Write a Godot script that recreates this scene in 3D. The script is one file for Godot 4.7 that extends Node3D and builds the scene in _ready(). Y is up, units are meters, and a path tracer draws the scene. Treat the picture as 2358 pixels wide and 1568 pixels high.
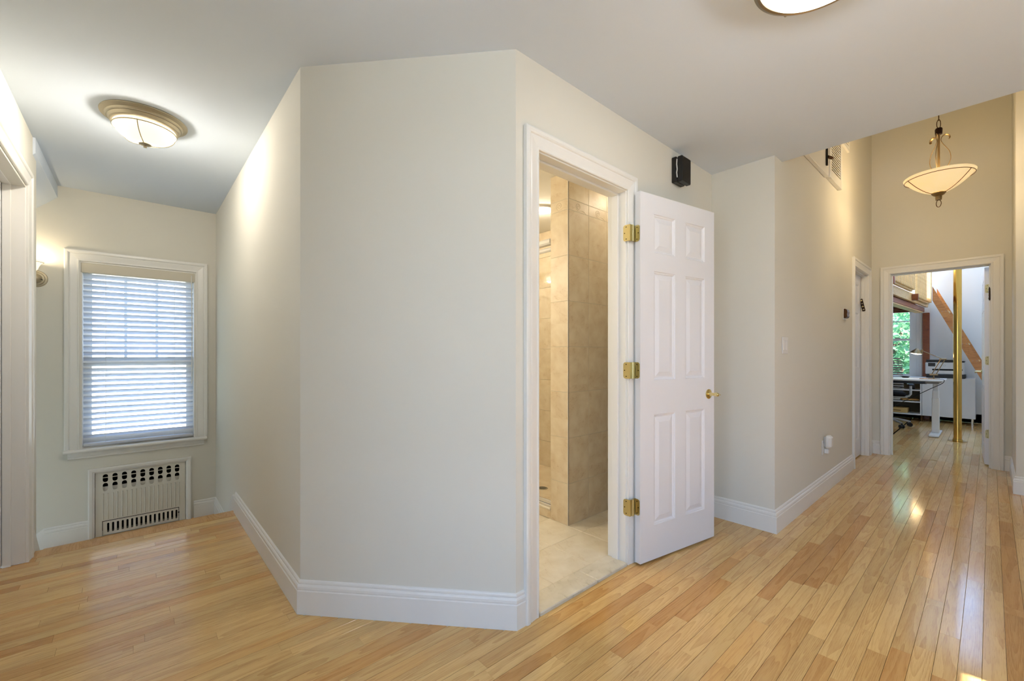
extends Node3D
# Upstairs hall with a diagonal wall, an open bathroom door, a stair landing and an office at the end.
# x runs right across the hall, -z runs down the hall towards the office, y is up; metres.

const CAM_H := 1.167          # lens height
const FOCAL := 977.5          # focal length in pixels of the 2358 x 1568 frame
const HORIZON := 815.3        # image row of the horizon
const YAW := 0.8453           # the camera looks this far to the left of the hall

# plan of the hall
const XB := -1.34             # bathroom wall
const XH := -0.935            # hall wall
const XW := -4.765            # landing wall with the window
const ZL := -0.557            # wall beside the landing
const ZN := 0.46              # wall with the near doorway
const ZJ := -3.12             # short return wall
const ZS := -3.265            # edge of the low ceiling
const ZE := -6.51             # end wall
const HC := 2.464             # ceiling height
const HIGH := 4.7             # ceiling of the tall part of the hall
const C1 := Vector2(-1.34, -1.21)
const C4 := Vector2(-2.07, -0.557)

var M := {}
var taken := {}
var rng := RandomNumberGenerator.new()


# ---------------------------------------------------------------- mesh builder
class MB:
	var v := PackedVector3Array()
	var n := PackedVector3Array()
	var uv := PackedVector2Array()
	var col := PackedColorArray()
	var T := Transform3D()
	var color := Color.WHITE
	var tinted := false

	func put(p: Vector3, nn: Vector3, t: Vector2) -> void:
		v.append(T * p)
		n.append((T.basis * nn).normalized())
		uv.append(t)
		if tinted:
			col.append(color)

	# corners anticlockwise as seen from outside
	func tri(a: Vector3, b: Vector3, c: Vector3) -> void:
		var nn := (b - a).cross(c - a).normalized()
		var s := plane_uv(nn)
		put(a, nn, s.call(a)); put(c, nn, s.call(c)); put(b, nn, s.call(b))

	func plane_uv(nn: Vector3) -> Callable:
		var k := nn.abs()
		if k.y >= k.x and k.y >= k.z:
			return func(p: Vector3): return Vector2(p.x, p.z)
		if k.x >= k.z:
			return func(p: Vector3): return Vector2(p.z, -p.y)
		return func(p: Vector3): return Vector2(p.x, -p.y)

	func quad(a: Vector3, b: Vector3, c: Vector3, d: Vector3) -> void:
		var nn := (c - a).cross(d - b).normalized()
		var s := plane_uv(nn)
		for p in [a, c, b, a, d, c]:
			put(p, nn, s.call(p))

	func quad_n(p: Array, nn: Array, t: Array) -> void:
		for k in [0, 2, 1, 0, 3, 2]:
			put(p[k], nn[k], t[k])

	func box(lo: Vector3, hi: Vector3) -> void:
		var p := func(i: int, j: int, k: int): return Vector3(hi.x if i else lo.x, hi.y if j else lo.y, hi.z if k else lo.z)
		quad(p.call(0, 0, 1), p.call(1, 0, 1), p.call(1, 1, 1), p.call(0, 1, 1))
		quad(p.call(1, 0, 0), p.call(0, 0, 0), p.call(0, 1, 0), p.call(1, 1, 0))
		quad(p.call(1, 0, 1), p.call(1, 0, 0), p.call(1, 1, 0), p.call(1, 1, 1))
		quad(p.call(0, 0, 0), p.call(0, 0, 1), p.call(0, 1, 1), p.call(0, 1, 0))
		quad(p.call(0, 1, 1), p.call(1, 1, 1), p.call(1, 1, 0), p.call(0, 1, 0))
		quad(p.call(0, 0, 0), p.call(1, 0, 0), p.call(1, 0, 1), p.call(0, 0, 1))

	# box with chamfered edges
	func cbox(lo: Vector3, hi: Vector3, b: float) -> void:
		var c := (lo + hi) / 2.0
		var h := (hi - lo) / 2.0
		b = minf(b, minf(h.x, minf(h.y, h.z)) * 0.95)
		var i := h - Vector3(b, b, b)
		for ax in 3:
			for s in [-1.0, 1.0]:
				var u := (ax + 1) % 3
				var w := (ax + 2) % 3
				var q := []
				for k in [[-1, -1], [1, -1], [1, 1], [-1, 1]]:
					var p := Vector3()
					p[ax] = h[ax] * s
					p[u] = i[u] * k[0]
					p[w] = i[w] * k[1]
					q.append(c + p)
				if s > 0: quad(q[0], q[1], q[2], q[3])
				else: quad(q[3], q[2], q[1], q[0])
		for ax in 3:
			var u := (ax + 1) % 3
			var w := (ax + 2) % 3
			for su in [-1.0, 1.0]:
				for sw in [-1.0, 1.0]:
					var q := []
					for k in [[-1, 0], [1, 0], [1, 1], [-1, 1]]:
						var p := Vector3()
						p[ax] = i[ax] * k[0]
						p[u] = (h[u] if k[1] == 0 else i[u]) * su
						p[w] = (i[w] if k[1] == 0 else h[w]) * sw
						q.append(c + p)
					if su * sw > 0: quad(q[0], q[1], q[2], q[3])
					else: quad(q[3], q[2], q[1], q[0])
		for sx in [-1.0, 1.0]:
			for sy in [-1.0, 1.0]:
				for sz in [-1.0, 1.0]:
					var s := Vector3(sx, sy, sz)
					var a := c + Vector3(h.x, i.y, i.z) * s
					var bb := c + Vector3(i.x, h.y, i.z) * s
					var d := c + Vector3(i.x, i.y, h.z) * s
					if sx * sy * sz > 0: tri(a, bb, d)
					else: tri(a, d, bb)

	# turned shape round the y axis; profile of (radius, height)
	func lathe(profile: Array, segs := 32, sharp := 40.0) -> void:
		var m := profile.size()
		var sn := []
		for k in m - 1:
			var d: Vector2 = profile[k + 1] - profile[k]
			sn.append(Vector2(d.y, -d.x).normalized() if d.length() > 1e-9 else Vector2(1, 0))
		for k in m - 1:
			var n0: Vector2 = sn[k]
			var n1: Vector2 = sn[k]
			if k > 0 and rad_to_deg(absf(sn[k - 1].angle_to(sn[k]))) < sharp: n0 = (sn[k - 1] + sn[k]).normalized()
			if k < m - 2 and rad_to_deg(absf(sn[k + 1].angle_to(sn[k]))) < sharp: n1 = (sn[k + 1] + sn[k]).normalized()
			var p0: Vector2 = profile[k]
			var p1: Vector2 = profile[k + 1]
			for j in segs:
				var a0 := TAU * j / segs
				var a1 := TAU * (j + 1) / segs
				var d0 := Vector3(cos(a0), 0, -sin(a0))
				var d1 := Vector3(cos(a1), 0, -sin(a1))
				var ps := [d0 * p0.x + Vector3(0, p0.y, 0), d1 * p0.x + Vector3(0, p0.y, 0), d1 * p1.x + Vector3(0, p1.y, 0), d0 * p1.x + Vector3(0, p1.y, 0)]
				var ns := [d0 * n0.x + Vector3(0, n0.y, 0), d1 * n0.x + Vector3(0, n0.y, 0), d1 * n1.x + Vector3(0, n1.y, 0), d0 * n1.x + Vector3(0, n1.y, 0)]
				var ts := [Vector2(float(j) / segs, p0.y), Vector2(float(j + 1) / segs, p0.y), Vector2(float(j + 1) / segs, p1.y), Vector2(float(j) / segs, p1.y)]
				quad_n(ps, ns, ts)

	func tube(pts: Array, r: float, segs := 10, closed := false, flat := 1.0) -> void:
		var m := pts.size()
		var rings := []
		var norms := []
		var up := Vector3.ZERO
		for k in m:
			var a: Vector3 = pts[(k - 1 + m) % m] if (closed or k > 0) else pts[k]
			var b: Vector3 = pts[(k + 1) % m] if (closed or k < m - 1) else pts[k]
			var t := (b - a).normalized()
			if up == Vector3.ZERO:
				up = t.cross(Vector3.UP if absf(t.y) < 0.9 else Vector3.RIGHT).normalized()
			up = (up - t * up.dot(t)).normalized()
			var w := t.cross(up)
			var ring := []
			var nr := []
			for j in segs:
				var an := TAU * j / segs
				ring.append(pts[k] + up * cos(an) * r + w * sin(an) * r * flat)
				nr.append((up * cos(an) * flat + w * sin(an)).normalized())
			rings.append(ring)
			norms.append(nr)
		for k in (m if closed else m - 1):
			var k1 := (k + 1) % m
			for j in segs:
				var j1 := (j + 1) % segs
				quad_n([rings[k][j], rings[k][j1], rings[k1][j1], rings[k1][j]], [norms[k][j], norms[k][j1], norms[k1][j1], norms[k1][j]], [Vector2(k, j), Vector2(k, j + 1), Vector2(k + 1, j + 1), Vector2(k + 1, j)])
		if not closed:
			for j in segs - 2:
				tri(rings[0][0], rings[0][j + 2], rings[0][j + 1])
				tri(rings[m - 1][0], rings[m - 1][j + 1], rings[m - 1][j + 2])

	# a moulding: profile of (out along t x nn, out along nn) swept along pts with mitred corners
	func sweep(pts: Array, nn: Vector3, profile: Array, closed := false, caps := true) -> void:
		var m := pts.size()
		var rows := []
		for k in m:
			var t0: Vector3 = (pts[k] - pts[(k - 1 + m) % m]).normalized() if (closed or k > 0) else Vector3.ZERO
			var t1: Vector3 = (pts[(k + 1) % m] - pts[k]).normalized() if (closed or k < m - 1) else Vector3.ZERO
			if t0 == Vector3.ZERO: t0 = t1
			if t1 == Vector3.ZERO: t1 = t0
			var s0 := t0.cross(nn).normalized()
			var s1 := t1.cross(nn).normalized()
			var s := (s0 + s1).normalized()
			s /= maxf(s.dot(s0), 0.2)
			var row := []
			for q in profile:
				row.append(pts[k] + s * q.x + nn * q.y)
			rows.append(row)
		for k in (m if closed else m - 1):
			var k1 := (k + 1) % m
			for j in profile.size() - 1:
				quad(rows[k][j], rows[k1][j], rows[k1][j + 1], rows[k][j + 1])
		if caps and not closed:
			var idx := Geometry2D.triangulate_polygon(PackedVector2Array(profile))
			for e in [0, m - 1]:
				for i in range(0, idx.size(), 3):
					if e == 0: tri(rows[e][idx[i]], rows[e][idx[i + 1]], rows[e][idx[i + 2]])
					else: tri(rows[e][idx[i]], rows[e][idx[i + 2]], rows[e][idx[i + 1]])

	# polygon in the plane (u, w) through o, thickened along u x w
	func prism(poly: Array, o: Vector3, u: Vector3, w: Vector3, thick: float) -> void:
		var pp := PackedVector2Array(poly)
		if Geometry2D.is_polygon_clockwise(pp): pp.reverse()
		var nn := u.cross(w).normalized() * thick
		var f := func(q: Vector2): return o + u * q.x + w * q.y
		var idx := Geometry2D.triangulate_polygon(pp)
		for i in range(0, idx.size(), 3):
			var a: Vector3 = f.call(pp[idx[i]])
			var b: Vector3 = f.call(pp[idx[i + 1]])
			var c: Vector3 = f.call(pp[idx[i + 2]])
			if (b - a).cross(c - a).dot(nn) < 0:
				var x := b
				b = c
				c = x
			tri(a + nn, b + nn, c + nn)
			tri(a, c, b)
		for k in pp.size():
			var a: Vector3 = f.call(pp[k])
			var b: Vector3 = f.call(pp[(k + 1) % pp.size()])
			quad(a, b, b + nn, a + nn)

	# flat plate in (u, w) with one rounded hole in a rectangular cell, thickness along nn
	func holed(o: Vector3, u: Vector3, w: Vector3, nn: Vector3, lo: Vector2, hi: Vector2, hole: Array) -> void:
		var c := Vector2()
		for q in hole: c += q / hole.size()
		var angs := []
		for q in hole: angs.append((q - c).angle())
		for q in [lo, hi, Vector2(lo.x, hi.y), Vector2(hi.x, lo.y)]: angs.append((q - c).angle())
		angs.sort()
		var inner := []
		var outer := []
		for an in angs:
			var d := Vector2.from_angle(an)
			var t := 1e9
			if absf(d.x) > 1e-6: t = minf(t, ((hi.x if d.x > 0 else lo.x) - c.x) / d.x)
			if absf(d.y) > 1e-6: t = minf(t, ((hi.y if d.y > 0 else lo.y) - c.y) / d.y)
			outer.append(c + d * t)
			var best := c + d * 0.001
			for k in hole.size():
				var hit = Geometry2D.segment_intersects_segment(c, c + d * 10.0, hole[k], hole[(k + 1) % hole.size()])
				if hit != null: best = hit
			inner.append(best)
		var f := func(q: Vector2): return o + u * q.x + w * q.y
		for k in angs.size():
			var k1 := (k + 1) % angs.size()
			var a: Vector3 = f.call(inner[k]); var b: Vector3 = f.call(outer[k]); var cc: Vector3 = f.call(outer[k1]); var d: Vector3 = f.call(inner[k1])
			quad(a + nn, b + nn, cc + nn, d + nn)
			quad(d, cc, b, a)
			quad(a, a + nn, d + nn, d)

	func mesh() -> ArrayMesh:
		var arr := []
		arr.resize(Mesh.ARRAY_MAX)
		arr[Mesh.ARRAY_VERTEX] = v
		arr[Mesh.ARRAY_NORMAL] = n
		arr[Mesh.ARRAY_TEX_UV] = uv
		if tinted: arr[Mesh.ARRAY_COLOR] = col
		var m := ArrayMesh.new()
		m.add_surface_from_arrays(Mesh.PRIMITIVE_TRIANGLES, arr)
		return m


# ---------------------------------------------------------------- scene helpers
func numbered(called: String) -> String:
	var k: int = taken.get(called, 0)
	taken[called] = k + 1
	return called if k == 0 else "%s_%03d" % [called, k]

func tag(o: Node3D, label: String, category: String, group := "", kind := "") -> Node3D:
	o.set_meta("label", label)
	o.set_meta("category", category)
	if group: o.set_meta("group", group)
	if kind: o.set_meta("kind", kind)
	return o

func thing(called: String, label: String, category: String, at := Vector3.ZERO, turn := 0.0, group := "", kind := "") -> Node3D:
	var o := Node3D.new()
	o.name = numbered(called)
	add_child(o)
	o.position = at
	o.rotation.y = turn
	return tag(o, label, category, group, kind)

func obj(called: String, mb: MB, m: Material, parent: Node = self) -> MeshInstance3D:
	return inst(called, mb.mesh(), m, parent)

func inst(called: String, mesh: Mesh, m: Material, parent: Node = self) -> MeshInstance3D:
	var o := MeshInstance3D.new()
	o.mesh = mesh
	o.material_override = m
	o.name = numbered(called) if parent == self else called
	parent.add_child(o, true)
	return o

func struct(called: String, mb: MB, m: Material, label: String, category := "wall") -> MeshInstance3D:
	var o := obj(called, mb, m)
	tag(o, label, category, "", "structure")
	return o

func arc(c: Vector2, r: float, a0: float, a1: float, k: int) -> Array:
	var out := []
	for i in k + 1:
		var an := deg_to_rad(lerpf(a0, a1, float(i) / k))
		out.append(c + Vector2(cos(an), sin(an)) * r)
	return out

func stadium(c: Vector2, w: float, h: float, k := 6) -> Array:
	var r := w / 2.0
	return arc(c + Vector2(0, h / 2 - r), r, 0, 180, k) + arc(c - Vector2(0, h / 2 - r), r, 180, 360, k)

func lin(c: Color) -> Color:
	return c.srgb_to_linear()

func paint(called: String, c: Color, rough: float, metal := 0.0, spec := 0.5) -> StandardMaterial3D:
	var m := StandardMaterial3D.new()
	m.resource_name = called
	m.albedo_color = c
	m.roughness = rough
	m.metallic = metal
	m.metallic_specular = spec
	M[called] = m
	return m

func noise_tex(seed_: int, freq: float, w := 512, h := 512, ramp: Gradient = null, normal := false, bump := 4.0, octaves := 4, kind := FastNoiseLite.TYPE_SIMPLEX_SMOOTH) -> NoiseTexture2D:
	var t := NoiseTexture2D.new()
	var f := FastNoiseLite.new()
	f.noise_type = kind
	f.seed = seed_
	f.frequency = freq
	f.fractal_octaves = octaves
	t.noise = f
	t.width = w
	t.height = h
	t.seamless = true
	t.as_normal_map = normal
	t.bump_strength = bump
	if ramp: t.color_ramp = ramp
	return t

func ramp_of(stops: Array) -> Gradient:
	var g := Gradient.new()
	g.offsets = PackedFloat32Array(stops.map(func(s): return s[0]))
	g.colors = PackedColorArray(stops.map(func(s): return s[1]))
	return g

func triplanar(m: StandardMaterial3D, scale: float, world := true) -> void:
	m.uv1_triplanar = true
	m.uv1_world_triplanar = world
	m.uv1_scale = Vector3.ONE * scale


# oak: eight board-wide strips of grain, straight and cathedral; colour only
func oak_image(seed_: int, light: Color, dark: Color, w := 1024, h := 512) -> ImageTexture:
	var warp := FastNoiseLite.new(); warp.seed = seed_; warp.frequency = 1.0; warp.fractal_octaves = 3
	var pore := FastNoiseLite.new(); pore.seed = seed_ + 7; pore.frequency = 1.0; pore.fractal_octaves = 2
	var tone := FastNoiseLite.new(); tone.seed = seed_ + 13; tone.frequency = 1.0; tone.fractal_octaves = 3
	var r := RandomNumberGenerator.new(); r.seed = seed_
	var bands := 8
	var rows := []
	for k in bands:
		rows.append([r.randf_range(-0.02, 0.02), r.randf_range(0.004, 0.05) if k % 2 == 0 else r.randf_range(0.25, 0.6), r.randf_range(-0.05, 0.05) if k % 2 == 0 else 0.01, r.randf_range(120.0, 230.0), r.randf_range(-1, 1)])
	var im := Image.create(w, h, false, Image.FORMAT_RGB8)
	for y in h:
		var band := y * bands / h
		var q: Array = rows[band]
		var yy := (float(y) / h * bands - band - 0.5) * 0.061
		for x in w:
			var xx := float(x) / w * 1.6
			var s := warp.get_noise_3d(xx * 0.9, yy * 14.0, band * 9.0)
			var c: float = q[1] + q[2] * (xx - 0.8)
			var rr := sqrt((yy - q[0]) * (yy - q[0]) + c * c) + s * 0.008
			var ring: float = rr * q[3]
			ring -= floor(ring)
			var g := pow(ring, 1.8) * 0.27
			var p := pore.get_noise_3d(xx * 9.0, yy * 800.0, band * 5.0)
			g += maxf(0.0, p - 0.10) * 0.6
			g += tone.get_noise_3d(xx * 1.2, yy * 12.0, band * 3.0) * 0.2 + q[4] * 0.06
			g = clampf(g, 0.0, 1.0)
			im.set_pixel(x, y, light.lerp(dark, g))
	return ImageTexture.create_from_image(im)


func make_materials() -> void:
	var m: StandardMaterial3D
	m = paint("wall_paint", Color(0.868, 0.855, 0.812), 0.9, 0.0, 0.25)
	m = paint("ceiling_paint", Color(0.835, 0.87, 0.912), 0.9, 0.0, 0.2)
	m = paint("office_paint", Color(0.89, 0.885, 0.865), 0.6, 0.0, 0.3)
	paint("trim_white", Color(0.912, 0.905, 0.885), 0.32, 0.0, 0.5)
	paint("door_white", Color(0.905, 0.905, 0.92), 0.35, 0.0, 0.5)
	paint("radiator_white", Color(0.86, 0.845, 0.80), 0.45)
	paint("blind_white", Color(0.90, 0.90, 0.90), 0.4).backlight_enabled = true
	M.blind_white.backlight = Color(0.7, 0.72, 0.75)
	paint("valance", Color(0.80, 0.77, 0.70), 0.5)
	paint("dark_gap", Color(0.05, 0.042, 0.035), 0.9)
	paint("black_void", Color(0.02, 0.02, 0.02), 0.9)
	paint("subfloor", Color(0.25, 0.15, 0.08), 0.9)
	paint("plastic_black", Color(0.035, 0.035, 0.037), 0.35)
	paint("grille_dark", Color(0.16, 0.15, 0.13), 0.5)
	paint("plastic_white", Color(0.88, 0.87, 0.85), 0.4)
	paint("brass_hinge", Color(0.80, 0.75, 0.56), 0.34, 1.0)
	paint("brass_polished", Color(0.90, 0.83, 0.60), 0.12, 1.0)
	paint("brass_pole", Color(0.83, 0.66, 0.34), 0.12, 1.0)
	paint("screw", Color(0.25, 0.2, 0.12), 0.4, 1.0)
	paint("pewter", Color(0.66, 0.62, 0.53), 0.45, 0.7)
	paint("nickel", Color(0.62, 0.58, 0.50), 0.28, 1.0)
	paint("bronze", Color(0.33, 0.22, 0.13), 0.35, 0.9)
	paint("bronze_dark", Color(0.16, 0.08, 0.05), 0.4, 0.6)
	paint("antique", Color(0.55, 0.46, 0.32), 0.4, 0.75)
	paint("chrome", Color(0.86, 0.86, 0.86), 0.12, 1.0)
	paint("grout", Color(0.80, 0.76, 0.68), 0.8)
	paint("wood_red", Color(0.45, 0.19, 0.08), 0.5)
	paint("lacquer_white", Color(0.86, 0.86, 0.855), 0.3)
	paint("shelf_dark", Color(0.34, 0.30, 0.20), 0.6)
	paint("mirror", Color(0.93, 0.93, 0.93), 0.02, 1.0)
	paint("fabric_black", Color(0.05, 0.05, 0.055), 0.8)
	paint("fabric_grey", Color(0.62, 0.60, 0.58), 0.8)
	paint("paper", Color(0.80, 0.60, 0.34), 0.8)
	paint("tray_wood", Color(0.80, 0.66, 0.40), 0.5)
	paint("leaf", Color(0.30, 0.46, 0.34), 0.6).backlight_enabled = true
	M.leaf.backlight = Color(0.42, 0.62, 0.42)
	paint("leaf_light", Color(0.46, 0.60, 0.40), 0.6).backlight_enabled = true
	M.leaf_light.backlight = Color(0.55, 0.72, 0.45)
	paint("bark", Color(0.30, 0.23, 0.17), 0.9)
	paint("lawn", Color(0.42, 0.45, 0.36), 0.95)
	paint("siding", Color(0.90, 0.90, 0.89), 0.6)
	paint("roofing", Color(0.32, 0.31, 0.31), 0.9)
	# glass
	m = paint("glass_pane", Color(1, 1, 1, 0.04), 0.0)
	m.transparency = BaseMaterial3D.TRANSPARENCY_ALPHA
	m = paint("glass_shower", Color(0.80, 0.76, 0.62, 0.14), 0.02)
	m.transparency = BaseMaterial3D.TRANSPARENCY_ALPHA
	# lit glass
	m = paint("lamp_glass", Color(0.95, 0.93, 0.88), 0.3)
	m.emission_enabled = true; m.emission = Color(1.0, 0.93, 0.78); m.emission_energy_multiplier = 0.95
	m = paint("lamp_glass_white", Color(0.95, 0.95, 0.95), 0.3)
	m.emission_enabled = true; m.emission = Color(1.0, 0.98, 0.94); m.emission_energy_multiplier = 1.6
	m = paint("lamp_alabaster", Color(0.93, 0.90, 0.82), 0.35)
	m.emission_enabled = true; m.emission = Color(1.0, 0.86, 0.60); m.emission_energy_multiplier = 0.55
	m.albedo_texture = noise_tex(31, 0.012, 256, 256, ramp_of([[0.0, Color(0.92, 0.88, 0.8)], [1.0, Color(1, 1, 1)]]))
	m = paint("lamp_bulb", Color(1, 0.97, 0.9), 0.4)
	m.emission_enabled = true; m.emission = Color(1.0, 0.93, 0.8); m.emission_energy_multiplier = 5.0
	# oak floor
	m = paint("oak", Color(1, 1, 1), 0.2, 0.0, 0.5)
	m.albedo_texture = oak_image(11, Color(0.89, 0.74, 0.49), Color(0.66, 0.46, 0.25))
	m.vertex_color_use_as_albedo = true
	m.roughness_texture = noise_tex(21, 0.02, 256, 256, ramp_of([[0.0, Color(0.75, 0.75, 0.75)], [1.0, Color(1, 1, 1)]]))
	m.roughness = 0.15
	# pine, fir and cherry boards of the loft and ladder
	m = paint("pine", Color(1, 1, 1), 0.45)
	m.albedo_texture = oak_image(51, Color(0.90, 0.76, 0.52), Color(0.70, 0.50, 0.28), 256, 128)
	m.uv1_scale = Vector3(0.6, 2.0, 1)
	m = paint("fir", Color(1, 1, 1), 0.4)
	m.albedo_texture = oak_image(52, Color(0.80, 0.55, 0.30), Color(0.55, 0.28, 0.12), 256, 128)
	m.uv1_scale = Vector3(0.6, 1.0, 1)
	m = paint("cherry", Color(1, 1, 1), 0.35)
	m.albedo_texture = oak_image(53, Color(0.56, 0.28, 0.11), Color(0.33, 0.12, 0.05), 256, 128)
	m.uv1_scale = Vector3(1.5, 1.0, 1)
	# beige marble tile
	m = paint("tile_wall", Color(1, 1, 1), 0.42)
	m.albedo_texture = marble_image(71, Color(0.90, 0.845, 0.74), Color(0.77, 0.66, 0.51))
	m = paint("tile_floor", Color(1, 1, 1), 0.35)
	m.albedo_texture = marble_image(72, Color(0.92, 0.89, 0.82), Color(0.80, 0.74, 0.63))
	m = paint("saddle", Color(1, 1, 1), 0.45)
	m.albedo_texture = marble_image(73, Color(0.90, 0.87, 0.80), Color(0.66, 0.61, 0.50))


func marble_image(seed_: int, light: Color, dark: Color) -> ImageTexture:
	var a := FastNoiseLite.new(); a.seed = seed_; a.frequency = 0.012; a.fractal_octaves = 5
	var b := FastNoiseLite.new(); b.seed = seed_ + 3; b.frequency = 0.03; b.fractal_octaves = 3
	var size := 384
	var im := Image.create(size, size, false, Image.FORMAT_RGB8)
	for y in size:
		for x in size:
			var n1 := a.get_noise_2d(x, y)
			var vein := a.get_noise_2d(x * 0.8 + n1 * 70.0 + 900.0, y * 1.6 - x * 0.7)
			var g := 0.22 + n1 * 0.3 + b.get_noise_2d(x, y) * 0.1
			g += pow(maxf(0.0, 1.0 - absf(vein) * 16.0), 2.0) * 0.45 * clampf(0.5 + n1 * 2.0, 0.0, 1.0)
			im.set_pixel(x, y, light.lerp(dark, clampf(g, 0.0, 1.0)))
	return ImageTexture.create_from_image(im)


# ---------------------------------------------------------------- light, sky, camera
func setup_view() -> void:
	var cam := Camera3D.new()
	cam.name = "camera"
	add_child(cam)
	cam.position = Vector3(0, CAM_H, 0)
	cam.rotation.y = YAW
	cam.projection = Camera3D.PROJECTION_FRUSTUM
	cam.near = 0.05
	cam.far = 200.0
	cam.size = 1568.0 / FOCAL * cam.near
	cam.frustum_offset = Vector2(0, (HORIZON - 784.0) / FOCAL * cam.near)
	cam.current = true

	var sky := ProceduralSkyMaterial.new()
	sky.sky_top_color = Color(0.50, 0.66, 0.88)
	sky.sky_horizon_color = Color(0.80, 0.89, 0.98)
	sky.ground_bottom_color = Color(0.40, 0.42, 0.36)
	sky.ground_horizon_color = Color(0.78, 0.83, 0.86)
	sky.sky_energy_multiplier = 1.0
	var env := Environment.new()
	env.background_mode = Environment.BG_SKY
	env.sky = Sky.new()
	env.sky.sky_material = sky
	env.background_energy_multiplier = 7.4
	env.tonemap_mode = Environment.TONE_MAPPER_LINEAR
	env.tonemap_exposure = 1.12
	env.sdfgi_enabled = true
	env.ssao_enabled = true
	env.ssil_enabled = true
	var we := WorldEnvironment.new()
	we.name = "world"
	we.environment = env
	add_child(we)

	var sun := DirectionalLight3D.new()
	sun.name = "sun"
	add_child(sun)
	sun.light_color = Color(1.0, 0.97, 0.92)
	sun.light_energy = 10.0
	sun.light_angular_distance = 0.5
	sun.shadow_enabled = true
	sun.sky_mode = DirectionalLight3D.SKY_MODE_LIGHT_ONLY
	sun.look_at_from_position(Vector3.ZERO, Vector3(-2.34, -2.2, 0.15), Vector3.UP)

func lamp(at: Vector3, energy: float, c: Color, size: float, parent: Node = self, called := "bulb_light") -> OmniLight3D:
	var l := OmniLight3D.new()
	l.name = numbered(called)
	parent.add_child(l)
	l.global_position = at
	l.light_energy = energy
	l.light_color = c
	l.light_size = size
	l.omni_range = 14.0
	l.omni_attenuation = 2.0
	l.shadow_enabled = true
	return l


func _ready() -> void:
	rng.seed = 20240
	setup_view()
	make_materials()
	build_shell()
	build_floor()
	build_stairs()
	build_trim()
	build_bath_doorway()
	build_near_doorway()
	build_hall_doorway()
	build_office_doorway()
	build_landing_window()
	build_radiator_cover()
	build_ceiling_lights()
	build_pendant()
	build_sconce()
	build_wall_items()
	build_louvers()
	build_bathroom()
	build_office()
	build_loft()
	build_garden()


# ---------------------------------------------------------------- structure
func wall_boxes(list: Array) -> MB:
	var b := MB.new()
	for q in list:
		b.box(Vector3(q[0], q[2], q[4]), Vector3(q[1], q[3], q[5]))
	return b

# wall in the plane across axis ax with rectangular openings; s runs along the wall
func pierced(ax: String, p0: float, p1: float, s0: float, s1: float, y0: float, y1: float, holes: Array) -> MB:
	var b := MB.new()
	var ss := [s0, s1]
	var ys := [y0, y1]
	for h in holes:
		ss += [h[0], h[1]]
		ys += [h[2], h[3]]
	ss.sort()
	ys.sort()
	for i in ss.size() - 1:
		if ss[i + 1] - ss[i] < 1e-5: continue
		var run := -1.0
		for j in ys.size() - 1:
			if ys[j + 1] - ys[j] < 1e-5: continue
			var cs: float = (ss[i] + ss[i + 1]) / 2
			var cy: float = (ys[j] + ys[j + 1]) / 2
			var hole := false
			for h in holes:
				if cs > h[0] and cs < h[1] and cy > h[2] and cy < h[3]: hole = true
			if hole: continue
			if ax == "x": b.box(Vector3(p0, ys[j], ss[i]), Vector3(p1, ys[j + 1], ss[i + 1]))
			else: b.box(Vector3(ss[i], ys[j], p0), Vector3(ss[i + 1], ys[j + 1], p1))
	return b

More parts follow.
